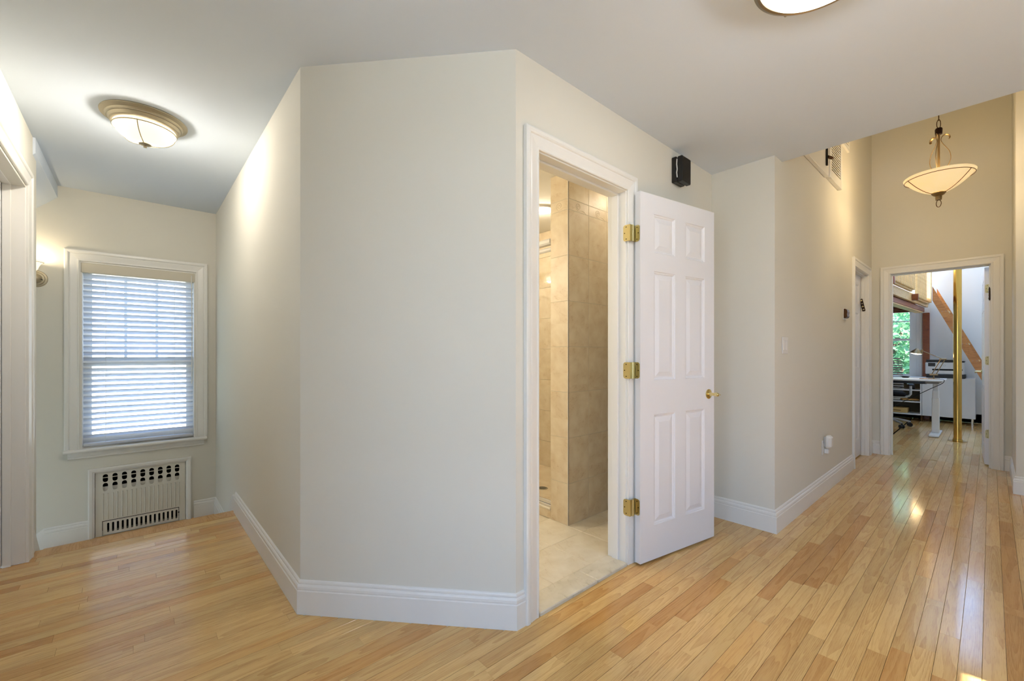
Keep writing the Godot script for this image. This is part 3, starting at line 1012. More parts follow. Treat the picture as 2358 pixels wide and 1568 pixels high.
func build_near_doorway() -> void:
	casing("trim_5", Vector3(-3.584, 0, ZN), Vector3(-2.766, 0, ZN), 2.115, Vector3.FORWARD, "white moulded casing of the near doorway beside the stair")
	jamb("trim_6", "z", -3.58, -2.77, 2.11, ZN, 0.60, 0.512, 0.545, "white jamb of the near doorway with its door stop")
	var d := Node3D.new()
	d.name = numbered("door_2")  # unseen slab added so no light leaks through this doorway
	add_child(d)
	d.transform = Transform3D(Basis(Vector3.LEFT, Vector3.UP, Vector3.FORWARD), Vector3(-2.773, 0.012, 0.547))
	tag(d, "added unseen closed door blocking light in the near doorway", "door", "", "structure")
	obj("slab", slab_mesh(0.804, 2.09, 0.035, [[0.12, 0.36], [0.45, 0.69]], [[0.2, 0.82], [1.02, 1.64], [1.75, 1.97]]), M.door_white, d)

func build_hall_doorway() -> void:
	casing("trim_7", Vector3(XH, 0, -5.543), Vector3(XH, 0, -6.287), 2.074, Vector3.RIGHT, "white casing around the closed hall door")
	jamb("trim_8", "x", -6.28, -5.55, 2.07, -1.055, XH, -0.995, -0.96, "white jamb around the closed hall door")
	var d := Node3D.new()
	d.name = numbered("door_3")
	add_child(d)
	d.transform = Transform3D(Basis(Vector3.FORWARD, Vector3.UP, Vector3.RIGHT), Vector3(-0.997, 0.012, -5.553))
	tag(d, "closed white hall door with brass hinges beside the office doorway", "door", "", "structure")
	obj("slab", slab_mesh(0.724, 2.05, 0.035, [[0.11, 0.32], [0.40, 0.61]], [[0.19, 0.81], [1.0, 1.62], [1.72, 1.94]]), M.door_white, d)
	for y in [0.407, 1.093, 1.761]:
		hinge(d, Vector3(0.016, y, 0.006), Vector3.RIGHT, Vector3.BACK, Vector3(-0.4, 0, 0.9).normalized(), Vector3(0.9, 0, 0.4).normalized(), 0.055)
	post_case(Vector3(-0.965, 1.66, -6.268), Vector3.BACK, "dark patterned post case on the closed hall door jamb")

# small slanted decorative case nailed to a door post
func post_case(at: Vector3, nn: Vector3, label: String) -> void:
	var t := thing("door_post_case", label, "door case", at)
	var x := Vector3.UP.cross(nn)
	t.basis = Basis(x, Vector3.UP, nn) * Basis(Vector3.BACK, 0.2)
	var b := MB.new()
	b.cbox(Vector3(-0.014, 0, 0), Vector3(0.014, 0.145, 0.012), 0.004)
	obj("case", b, M.bronze_dark, t)
	for k in 4:
		var s := MB.new()
		s.T = Transform3D(Basis(Vector3.RIGHT, PI / 2), Vector3(0, 0.02 + 0.035 * k, 0.012))
		s.lathe([Vector2(0, 0.004), Vector2(0.006, 0.003), Vector2(0.009, 0.0), Vector2(0, 0)], 12)
		obj("boss", s, M.brass_hinge if k % 2 else M.nickel, t)

func build_office_doorway() -> void:
	casing("trim_9", Vector3(-0.769, 0, ZE), Vector3(0.005, 0, ZE), 2.088, Vector3.BACK, "white casing around the office doorway at the hall end")
	jamb("trim_10", "z", -0.764, 0.0, 2.084, -6.63, ZE, -6.585, -6.548, "white jamb lining of the office doorway")
	var d := Node3D.new()
	d.name = numbered("door_4")
	add_child(d)
	var u := Vector3(-0.035, 0, -1).normalized()
	d.transform = Transform3D(Basis(u, Vector3.UP, u.cross(Vector3.UP)), Vector3(-0.008, 0.014, -6.652))
	tag(d, "white office door swung open into the room with brass lever", "door", "", "structure")
	obj("slab", slab_mesh(0.75, 2.06, 0.035, [[0.11, 0.33], [0.42, 0.64]], [[0.19, 0.81], [1.0, 1.62], [1.72, 1.94]]), M.door_white, d)
	for y in [0.32, 1.085, 1.835]:
		hinge(d, Vector3(-0.004, y, 0.004), Vector3(-0.1, 0, -1).normalized(), Vector3(-1, 0, 0.1).normalized(), Vector3(-1, 0, 0.3).normalized(), Vector3(-0.3, 0, -1).normalized(), 0.034)
	var k := MB.new()
	k.T = Transform3D(Basis(Vector3.RIGHT, -PI / 2), Vector3(0.69, 0.95, -0.035))
	k.lathe([Vector2(0.0, 0.008), Vector2(0.022, 0.006), Vector2(0.028, 0.0), Vector2(0, 0)], 24)
	var r := obj("handle_rose", k, M.brass_polished, d)
	k = MB.new()
	k.tube([Vector3(0.69, 0.95, -0.04), Vector3(0.69, 0.95, -0.085)], 0.009, 12)
	k.tube([Vector3(0.695, 0.95, -0.085), Vector3(0.66, 0.952, -0.088), Vector3(0.60, 0.948, -0.09), Vector3(0.575, 0.943, -0.088)], 0.009, 12)
	obj("lever", k, M.brass_polished, r)
	post_case(Vector3(-0.002, 1.72, -6.535), Vector3.LEFT, "metal post case on the right jamb of the office doorway")


# ---------------------------------------------------------------- landing window with its blind
func build_landing_window() -> void:
	var z0 := -0.405
	var z1 := 0.327
	var y0 := 0.42
	var y1 := 1.90
	var t := thing("window_1", "white sash window behind a lowered white blind above the landing", "window", Vector3(XW, y0, (z0 + z1) / 2), 0, "", "structure")
	var h := (z1 - z0) / 2
	var H := y1 - y0
	var b := MB.new()
	# lining of the opening
	b.box(Vector3(-0.15, 0, -h), Vector3(0, H, -h + 0.012)); b.box(Vector3(-0.15, 0, h - 0.012), Vector3(0, H, h)); b.box(Vector3(-0.15, H - 0.012, -h + 0.012), Vector3(0, H, h - 0.012)); b.box(Vector3(-0.15, 0, -h + 0.012), Vector3(-0.02, 0.012, h - 0.012))
	obj("window_frame", b, M.trim_white, t)
	var mid := 0.69
	var i := h - 0.012
	# lower sash (inside) and upper sash (outside) with two vertical bars
	for s in [["lower_sash", -0.085, 0.012, mid + 0.02, 0], ["upper_sash", -0.118, mid - 0.02, H - 0.012, 2]]:
		b = MB.new()
		var x0: float = s[1] - 0.015
		var x1: float = s[1] + 0.015
		b.box(Vector3(x0, s[2], -i), Vector3(x1, s[3], -i + 0.05)); b.box(Vector3(x0, s[2], i - 0.05), Vector3(x1, s[3], i))
		b.box(Vector3(x0, s[2], -i + 0.05), Vector3(x1, s[2] + (0.06 if s[4] == 0 else 0.04), i - 0.05)); b.box(Vector3(x0, s[3] - 0.04, -i + 0.05), Vector3(x1, s[3], i - 0.05))
		var sash := obj(s[0], b, M.trim_white, t)
		for k in s[4]:
			var m := MB.new()
			var zz := lerpf(-i + 0.05, i - 0.05, (k + 1) / 3.0)
			m.box(Vector3(x0 + 0.005, s[2] + 0.04, zz - 0.01), Vector3(x1 - 0.005, s[3] - 0.04, zz + 0.01))
			obj("muntin", m, M.trim_white, sash)
		var g := MB.new()
		g.quad(Vector3(s[1], s[2] + 0.03, i - 0.04), Vector3(s[1], s[2] + 0.03, -i + 0.04), Vector3(s[1], s[3] - 0.03, -i + 0.04), Vector3(s[1], s[3] - 0.03, i - 0.04))
		obj("pane", g, M.glass_pane, sash)
	for z in [-0.2, 0.2]:
		var lk := MB.new()
		lk.cbox(Vector3(-0.09, mid + 0.018, z - 0.03), Vector3(-0.07, mid + 0.035, z + 0.03), 0.006)
		obj("sash_lock", lk, M.plastic_white, t)
	# sill and apron
	b = MB.new()
	b.sweep([Vector3(-0.022, 0, 0.456), Vector3(-0.022, 0, -0.446)], Vector3.UP, [Vector2(0, -0.027), Vector2(0.062, -0.027)] + arc(Vector2(0.062, -0.0135), 0.0135, -90, 90, 6) + [Vector2(0, 0), Vector2(0, -0.027)])
	obj("window_sill", b, M.trim_white, t)
	b = MB.new()
	b.sweep([Vector3(0, -0.077, 0.434), Vector3(0, -0.077, -0.428)], Vector3.UP, [Vector2(0, 0), Vector2(0.010, 0), Vector2(0.014, 0.006), Vector2(0.014, 0.014), Vector2(0.018, 0.02), Vector2(0.018, 0.05), Vector2(0, 0.05), Vector2(0, 0)])
	obj("apron", b, M.trim_white, t)
	casing("trim_11", Vector3(XW, y0, z0 - 0.003), Vector3(XW, y0, z1 + 0.003), y1 + 0.003, Vector3.RIGHT, "white moulded casing around the blind-covered landing window")
	# blind: valance, 31 tilted slats, cords, bottom rail, wand
	var bl := thing("window_blind", "lowered white slatted blind with beige valance on the landing window", "blind", Vector3(XW - 0.012, y0, (z0 + z1) / 2))
	b = MB.new()
	b.cbox(Vector3(-0.045, H - 0.088, -h + 0.004), Vector3(0.016, H - 0.008, h - 0.004), 0.004)
	obj("valance", b, M.valance, bl)
	var tilt := deg_to_rad(33.0)
	var w := 0.05
	var slat := MB.new()
	var prof := []
	for k in 6:
		var s := (k / 5.0 - 0.5) * w
		prof.append(Vector2(s * cos(tilt), s * sin(tilt) + 0.0022 * (1.0 - pow(s / (w / 2), 2))))
	var under := prof.duplicate()
	under.reverse()
	var loop := prof + under.map(func(q): return q - Vector2(-sin(tilt), cos(tilt)) * 0.0026)
	loop.append(loop[0])
	loop.reverse()
	slat.sweep([Vector3(0, 0, h - 0.016), Vector3(0, 0, -h + 0.016)], Vector3.UP, loop)
	var sm := slat.mesh()
	var pitch := 0.0442
	for k in 30:
		var o := inst("slat", sm, M.blind_white, bl)
		o.position = Vector3(-0.018, H - 0.108 - pitch * k, 0)
	b = MB.new()
	b.cbox(Vector3(-0.044, 0.012, -h + 0.016), Vector3(0.008, 0.034, h - 0.016), 0.004)
	obj("bottom_rail", b, M.blind_white, bl)
	for z in [-0.22, 0.22]:
		b = MB.new()
		for x in [-0.041, 0.005]:
			b.tube([Vector3(x, 0.03, z), Vector3(x, H - 0.09, z)], 0.0008, 5)
		obj("ladder_cord", b, M.plastic_white, bl)
	b = MB.new()
	b.tube([Vector3(0.022, H - 0.03, -h + 0.03), Vector3(0.022, H - 0.5, -h + 0.026), Vector3(0.022, H - 1.0, -h + 0.028)], 0.0035, 8)
	obj("tilt_wand", b, M.plastic_white, bl)


# ---------------------------------------------------------------- radiator cover
func build_radiator_cover() -> void:
	var t := thing("radiator_cover", "cream metal radiator cover with oval slots under the landing window", "radiator cover", Vector3(XW, -0.305, -0.045))
	var y_top := 0.517
	var zl := 0.29
	var b := MB.new()
	b.sweep([Vector3(0, 0, -zl), Vector3(0, y_top, -zl), Vector3(0, y_top, zl), Vector3(0, 0, zl)], Vector3.RIGHT, [Vector2(0, -0.03), Vector2(0, 0.008), Vector2(0.006, 0.010), Vector2(0.014, 0.018), Vector2(0.030, 0.021), Vector2(0.038, 0.018), Vector2(0.038, 0.0), Vector2(0, -0.03)])
	obj("frame", b, M.trim_white, t)
	# s runs to the right in the picture (-z)
	var o := Vector3(-0.006, 0, 0)
	var u := Vector3.FORWARD
	var w := Vector3.UP
	var nn := Vector3(0.002, 0, 0)
	var L := -zl + 0.003
	var R := zl - 0.003
	b = MB.new()
	var first := -0.228
	var step := 0.0572
	var edges := [L]
	for k in 8: edges.append(first + step * (k + 0.5))
	edges.append(R)
	for k in 9:
		var c := first + step * k
		for row in [[0.465, 0.431, 0.500], [0.394, 0.358, 0.431]]:
			b.holed(o, u, w, nn, Vector2(edges[k], row[1]), Vector2(edges[k + 1], row[2]), stadium(Vector2(c, row[0]), 0.031, 0.064))
	var flat := func(s0: float, s1: float, a: float, c: float):
		b.box(Vector3(o.x, a, -s1), Vector3(o.x + 0.002, c, -s0))
	flat.call(L, R, 0.500, y_top - 0.002)
	flat.call(L, R, 0.119, 0.358)
	flat.call(L, -0.247, 0.0, 0.119)
	flat.call(0.244, R, 0.0, 0.119)
	obj("panel", b, M.radiator_white, t)
	for k in 9:
		for e in [-0.0135, 0.0135]:
			var rib := MB.new()
			rib.tube([Vector3(-0.0035, 0.13, -(first + step * k + e)), Vector3(-0.0035, 0.342, -(first + step * k + e))], 0.0045, 8)
			obj("rib", rib, M.radiator_white, t)
	b = MB.new()
	var e2 := [-0.243]
	for k in 15: e2.append(-0.2115 + 0.0291 * (k + 0.5))
	e2.append(0.240)
	for k in 16:
		b.holed(o + Vector3(0.001, 0, 0), u, w, nn, Vector2(e2[k], 0.004), Vector2(e2[k + 1], 0.114), stadium(Vector2(-0.2115 + 0.0291 * k, 0.061), 0.013, 0.076))
	obj("vent_flap", b, M.radiator_white, t)
	b = MB.new()
	b.tube([Vector3(-0.016, 0.467, zl), Vector3(-0.016, 0.467, -zl)], 0.0035, 8)
	obj("damper_rod", b, M.radiator_white, t)
	b = MB.new()
	b.box(Vector3(-0.03, 0.30, -zl), Vector3(-0.022, 0.392, zl))
	obj("damper_plate", b, M.radiator_white, t)
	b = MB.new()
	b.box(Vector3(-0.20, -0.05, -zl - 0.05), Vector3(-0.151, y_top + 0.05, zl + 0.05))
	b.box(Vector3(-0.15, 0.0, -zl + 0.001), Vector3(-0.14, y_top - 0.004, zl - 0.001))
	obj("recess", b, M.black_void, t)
	b = MB.new()
	b.tube([Vector3(-0.004, 0.075, -0.2405), Vector3(0.004, 0.075, -0.2405)], 0.006, 10)
	obj("latch", b, M.plastic_black, t)


# ---------------------------------------------------------------- ceiling fittings
func build_ceiling_lights() -> void:
	var t := thing("ceiling_light", "pewter rimmed ceiling light with wire-caged glass bowl over the landing", "ceiling light", Vector3(-3.10, HC, -0.04))
	var b := MB.new()
	b.lathe([Vector2(0, 0), Vector2(0.184, 0.0), Vector2(0.187, -0.004), Vector2(0.186, -0.008), Vector2(0.176, -0.013), Vector2(0.166, -0.017), Vector2(0.161, -0.023), Vector2(0.160, -0.029), Vector2(0.155, -0.0295), Vector2(0.151, -0.036), Vector2(0.148, -0.044), Vector2(0.143, -0.0465), Vector2(0.136, -0.050), Vector2(0.130, -0.05)], 64, 28)
	obj("pan", flip(b), M.pewter, t)
	var bowl := []
	for k in 13:
		var an := deg_to_rad(90.0 * k / 12)
		bowl.append(Vector2(0.134 * cos(an), -0.050 - 0.086 * sin(an)))
	b = MB.new()
	b.lathe(bowl, 48, 60)
	obj("lamp_bowl", flip(b), M.lamp_glass, t)
	b = MB.new()
	var ring := []
	for k in 48: ring.append(Vector3(0.1365 * cos(TAU * k / 48), -0.066, 0.1365 * sin(TAU * k / 48)))
	b.tube(ring, 0.0028, 6, true)
	obj("cage_ring", b, M.pewter, t)
	for r in 3:
		var an := TAU * r / 3 + 0.25
		var pts := []
		for k in 11:
			var q := deg_to_rad(10.0 + 76.0 * k / 10)
			pts.append(Vector3(cos(an) * 0.138 * cos(q), -0.052 - 0.087 * sin(q), sin(an) * 0.138 * cos(q)))
		b = MB.new()
		b.tube(pts, 0.0027, 6)
		obj("cage_wire", b, M.pewter, t)
	b = MB.new()
	b.lathe([Vector2(0, -0.136), Vector2(0.026, -0.135), Vector2(0.028, -0.140), Vector2(0.014, -0.145), Vector2(0.007, -0.148), Vector2(0.008, -0.156), Vector2(0.0, -0.158)], 24)
	obj("finial", flip(b), M.pewter, t)
	lamp(Vector3(-3.10, HC - 0.085, -0.04), 0.56, Color(1.0, 0.965, 0.91), 0.05, t)

	var at := Vector3(-0.355, HC, -1.637)
	t = thing("ceiling_light", "flat white drum ceiling light with a nickel band and screw", "ceiling light", at)
	b = MB.new()
	b.lathe([Vector2(0, 0), Vector2(0.178, 0.0), Vector2(0.190, -0.02), Vector2(0.196, -0.055), Vector2(0.193, -0.068), Vector2(0.183, -0.073), Vector2(0.176, -0.070), Vector2(0.176, -0.06)], 72, 35)
	obj("band", flip(b), M.nickel, t)
	b = MB.new()
	b.lathe([Vector2(0.176, -0.066), Vector2(0.165, -0.080), Vector2(0.14, -0.089), Vector2(0.10, -0.095), Vector2(0.05, -0.098), Vector2(0.0, -0.099)], 64, 60)
	obj("lamp_diffuser", flip(b), M.lamp_glass_white, t)
	for k in 3:
		var an := TAU * k / 3 + 2.35
		var d := Vector3(cos(an), 0, -sin(an))
		b = MB.new()
		b.tube([d * 0.19 + Vector3(0, -0.055, 0), d * 0.207 + Vector3(0, -0.055, 0)], 0.006, 10)
		obj("screw", b, M.nickel, t)
	lamp(at + Vector3(0, -0.083, 0), 0.30, Color(1.0, 1.0, 1.0), 0.08, t)

func flip(b: MB) -> MB:
	for k in range(0, b.v.size(), 3):
		var p := b.v[k + 1]; b.v[k + 1] = b.v[k + 2]; b.v[k + 2] = p
		var q := b.n[k + 1]; b.n[k + 1] = b.n[k + 2]; b.n[k + 2] = q
		var r := b.uv[k + 1]; b.uv[k + 1] = b.uv[k + 2]; b.uv[k + 2] = r
	for k in b.n.size(): b.n[k] = -b.n[k]
	return b

func build_pendant() -> void:
	var at := Vector3(-0.287, 0, -5.0)
	var t := thing("pendant_light", "alabaster bowl pendant with bronze scrolls hanging in the tall hall", "pendant light", at)
	var rim := 2.655
	var b := MB.new()
	var prof := []
	for k in 15:
		var s := k / 14.0
		prof.append(Vector2(0.012 + 0.196 * s, rim - 0.150 + 0.132 * pow(s, 1.75)))
	prof += [Vector2(0.216, rim - 0.012), Vector2(0.218, rim - 0.004), Vector2(0.213, rim + 0.002), Vector2(0.205, rim - 0.002)]
	var inner := []
	for k in range(14, -1, -2):
		var s := k / 14.0
		inner.append(Vector2(0.010 + 0.190 * s, rim - 0.143 + 0.132 * pow(s, 1.75)))
	b.lathe(prof + inner, 64, 60)
	obj("lamp_bowl", b, M.lamp_alabaster, t)
	b = MB.new()
	var ring := []
	for k in 56: ring.append(Vector3(0.2115 * cos(TAU * k / 56), rim - 0.026, 0.2115 * sin(TAU * k / 56)))
	b.tube(ring, 0.0025, 6, true)
	obj("ring_wire", b, M.bronze, t)
	for r in 3:
		var an := TAU * r / 3 + 1.62
		var pts := []
		for k in 12:
			var s := 1.0 - k / 11.0
			var rr := 0.018 + 0.1935 * s
			pts.append(Vector3(cos(an) * rr, rim - 0.155 + 0.13 * pow(s, 1.7), -sin(an) * rr))
		b = MB.new()
		b.tube(pts, 0.0025, 6)
		obj("rib_wire", b, M.bronze, t)
	b = MB.new()
	b.lathe([Vector2(0, rim - 0.205), Vector2(0.019, rim - 0.205), Vector2(0.021, rim - 0.185), Vector2(0.020, rim - 0.174), Vector2(0.036, rim - 0.163), Vector2(0.046, rim - 0.150), Vector2(0.044, rim - 0.143), Vector2(0.0, rim - 0.14)], 32)
	obj("hub", b, M.antique, t)
	b = MB.new()
	ring = []
	for k in 24: ring.append(Vector3(0.015 * cos(TAU * k / 24), rim - 0.235 + 0.030 * sin(TAU * k / 24), 0.004 * cos(TAU * k / 24)))
	b.tube(ring, 0.0025, 6, true)
	obj("loop", b, M.bronze, t)
	b = MB.new()
	b.tube([Vector3(0, rim - 0.14, 0), Vector3(0, 3.02, 0)], 0.008, 12)
	obj("stem", b, M.antique, t)
	b = MB.new()
	b.lathe([Vector2(0, 2.995), Vector2(0.022, 2.995), Vector2(0.024, 3.035), Vector2(0.020, 3.045), Vector2(0, 3.045)], 24)
	obj("cap", b, M.bronze_dark, t)
	for r in 3:
		var an := TAU * r / 3 + 0.35
		var d := Vector3(cos(an), 0, -sin(an))
		var pts := []
		for q in [[0.030, 2.66], [0.045, 2.70], [0.066, 2.75], [0.074, 2.79], [0.066, 2.84], [0.045, 2.88], [0.024, 2.915], [0.014, 2.945], [0.022, 2.972], [0.042, 2.985], [0.062, 2.975], [0.068, 2.955], [0.062, 2.945]]:
			pts.append(d * q[0] + Vector3(0, q[1], 0))
		var c := Curve3D.new()
		for k in pts.size():
			var tan: Vector3 = (pts[mini(k + 1, pts.size() - 1)] - pts[maxi(k - 1, 0)]) / 6.0
			c.add_point(pts[k], -tan, tan)
		c.bake_interval = 0.008
		b = MB.new()
		b.tube(Array(c.get_baked_points()), 0.0085, 8, false, 0.3)
		obj("scroll_arm", b, M.antique, t)
	for k in 24:
		var y := 3.05 + 0.066 * k
		if y > HIGH - 0.07: break
		b = MB.new()
		var link := []
		for j in 14:
			var an := TAU * j / 14
			var q := Vector3(0.012 * cos(an), 0.038 * sin(an), 0)
			link.append((q.rotated(Vector3.UP, PI / 2) if k % 2 else q.rotated(Vector3.UP, 0.3)) + Vector3(0, y + 0.03, 0))
		b.tube(link, 0.0028, 6, true)
		obj("chain_link", b, M.bronze, t)
	b = MB.new()
	b.lathe([Vector2(0, HIGH - 0.06), Vector2(0.02, HIGH - 0.06), Vector2(0.06, HIGH - 0.02), Vector2(0.065, HIGH), Vector2(0, HIGH)], 24)
	obj("ceiling_rose", b, M.bronze, t)
	for k in 3:
		var an := TAU * k / 3 + 2.2
		b = MB.new()
		var q := at + Vector3(cos(an) * 0.085, rim - 0.055, -sin(an) * 0.085)
		b.T = Transform3D(Basis(), q - at)
		b.lathe([Vector2(0, -0.03), Vector2(0.013, -0.03), Vector2(0.015, -0.01), Vector2(0.026, 0.012), Vector2(0.027, 0.024), Vector2(0.018, 0.038), Vector2(0, 0.043)], 16)
		obj("bulb", b, M.lamp_bulb, t)
		lamp(q + Vector3(0, 0.015, 0), 0.165, Color(1.0, 0.88, 0.68), 0.03, t)

func build_sconce() -> void:
	var at := Vector3(XW, 1.735, 0.562)
	var t := thing("wall_sconce", "pewter wall sconce with a lit glass bell above the stairs", "wall lamp", at)
	var b := MB.new()
	b.T = Transform3D(Basis(Vector3.BACK, -PI / 2), Vector3.ZERO)
	b.lathe([Vector2(0, 0.016), Vector2(0.038, 0.016), Vector2(0.047, 0.014), Vector2(0.050, 0.008), Vector2(0.061, 0.006), Vector2(0.064, 0.0), Vector2(0, 0)].map(func(q): return q), 40)
	obj("backplate", flip(b), M.pewter, t)
	b = MB.new()
	b.T = Transform3D(Basis(Vector3.BACK, -PI / 2), Vector3.ZERO)
	var dome := []
	for k in 9:
		var an := deg_to_rad(90.0 * k / 8)
		dome.append(Vector2(0.036 * cos(an), 0.014 + 0.034 * sin(an)))
	b.lathe(dome, 32, 60)
	obj("hub", flip(b), M.pewter, t)
	b = MB.new()
	b.tube([Vector3(0.03, -0.006, -0.03), Vector3(0.045, -0.012, -0.040)], 0.003, 8)
	obj("switch_knob", b, M.plastic_black, t)
	b = MB.new()
	b.tube([Vector3(0.04, 0, 0), Vector3(0.085, 0.004, 0), Vector3(0.105, 0.025, 0), Vector3(0.108, 0.05, 0)], 0.007, 10)
	obj("arm", b, M.pewter, t)
	b = MB.new()
	b.T = Transform3D(Basis(), Vector3(0.108, 0.045, 0))
	b.lathe([Vector2(0.016, 0), Vector2(0.024, 0.012), Vector2(0.030, 0.032), Vector2(0.040, 0.052), Vector2(0.056, 0.066), Vector2(0.063, 0.080), Vector2(0.060, 0.080), Vector2(0.052, 0.068), Vector2(0.037, 0.054), Vector2(0.027, 0.034), Vector2(0.014, 0.004)], 40, 60)
	obj("lamp_shade", b, M.lamp_glass, t)
	b = MB.new()
	var ring := []
	for k in 32: ring.append(Vector3(0.108 + 0.054 * cos(TAU * k / 32), 0.107, 0.054 * sin(TAU * k / 32)))
	b.tube(ring, 0.0018, 6, true)
	obj("shade_ring", b, M.pewter, t)
	lamp(at + Vector3(0.108, 0.128, 0), 0.05, Color(1.0, 0.92, 0.78), 0.025, t)


# ---------------------------------------------------------------- things on the walls
func build_wall_items() -> void:
	# black alarm sounder under the ceiling
	var t := thing("alarm_sounder", "small black alarm box high on the wall above the open door", "alarm box", Vector3(XB, 2.245, -2.594))
	var b := MB.new()
	b.cbox(Vector3(0.0, 0.004, -0.057), Vector3(0.032, 0.164, 0.057), 0.004)
	obj("back_box", b, M.plastic_black, t)
	b = MB.new()
	b.cbox(Vector3(0.040, 0, -0.057), Vector3(0.070, 0.160, 0.057), 0.003)
	var front := obj("front_box", b, M.plastic_black, t)
	var rib := MB.new()
	for k in 30:
		var y := 0.008 + 0.0049 * k
		rib.box(Vector3(0.070, y, -0.052), Vector3(0.0722, y + 0.0024, 0.052))
	var gr := obj("grille", rib, M.grille_dark, front)
	gr.set_meta("kind", "stuff")
	b = MB.new()
	b.box(Vector3(0.030, 0.010, -0.05), Vector3(0.042, 0.150, 0.052))
	obj("spacer", b, M.dark_gap, t)
	b = MB.new()
	b.tube([Vector3(0.037, 0.03, 0.055), Vector3(0.035, 0.06, 0.058), Vector3(0.038, 0.08, 0.057), Vector3(0.035, 0.11, 0.058), Vector3(0.036, 0.145, 0.056)], 0.0035, 6)
	obj("sealant", b, M.plastic_white, t)
	# double rocker switch
	t = thing("light_switch", "white double rocker light switch near the hall wall corner", "light switch", Vector3(XH, 1.168, -3.318))
	b = MB.new()
	b.cbox(Vector3(0, 0, -0.058), Vector3(0.006, 0.117, 0.058), 0.003)
	obj("plate", b, M.plastic_white, t)
	for z in [-0.023, 0.023]:
		b = MB.new()
		b.cbox(Vector3(0.004, 0.025, z - 0.016), Vector3(0.009, 0.092, z + 0.016), 0.002)
		obj("rocker", b, M.plastic_white, t)
	# thermostat
	t = thing("thermostat", "bronze curved thermostat on a white plate beside the closed door", "thermostat", Vector3(XH, 1.50, -5.10))
	b = MB.new()
	b.cbox(Vector3(0, -0.004, -0.062), Vector3(0.006, 0.106, 0.062), 0.002)
	obj("plate", b, M.plastic_white, t)
	b = MB.new()
	b.prism([Vector2(0.006, 0.012), Vector2(0.022, 0.012), Vector2(0.033, 0.026), Vector2(0.030, 0.045), Vector2(0.034, 0.068), Vector2(0.030, 0.088), Vector2(0.018, 0.098), Vector2(0.006, 0.098)], Vector3(0, 0, 0.050), Vector3.RIGHT, Vector3.UP, -0.10)
	obj("cover", b, M.bronze, t)
	# outlet and the plug-in detector
	t = thing("wall_outlet", "white wall outlet above the hall baseboard", "outlet", Vector3(XH, 0.325, -4.32))
	b = MB.new()
	b.cbox(Vector3(0, 0, -0.036), Vector3(0.006, 0.118, 0.036), 0.0025)
	obj("plate", b, M.plastic_white, t)
	for y in [0.038, 0.080]:
		b = MB.new()
		b.cbox(Vector3(0.004, y - 0.014, -0.017), Vector3(0.008, y + 0.014, 0.017), 0.002)
		obj("socket", b, M.plastic_white, t)
	t = thing("plug_in_detector", "white rounded plug-in detector on the hall outlet", "detector", Vector3(XH + 0.008, 0.378, -4.345))
	b = MB.new()
	b.cbox(Vector3(0, 0.0, -0.045), Vector3(0.052, 0.108, 0.045), 0.018)
	obj("body", b, M.plastic_white, t)
	b = MB.new()
	b.cbox(Vector3(0.0, -0.045, -0.02), Vector3(0.03, -0.002, 0.02), 0.004)
	obj("plug", b, M.plastic_white, t)

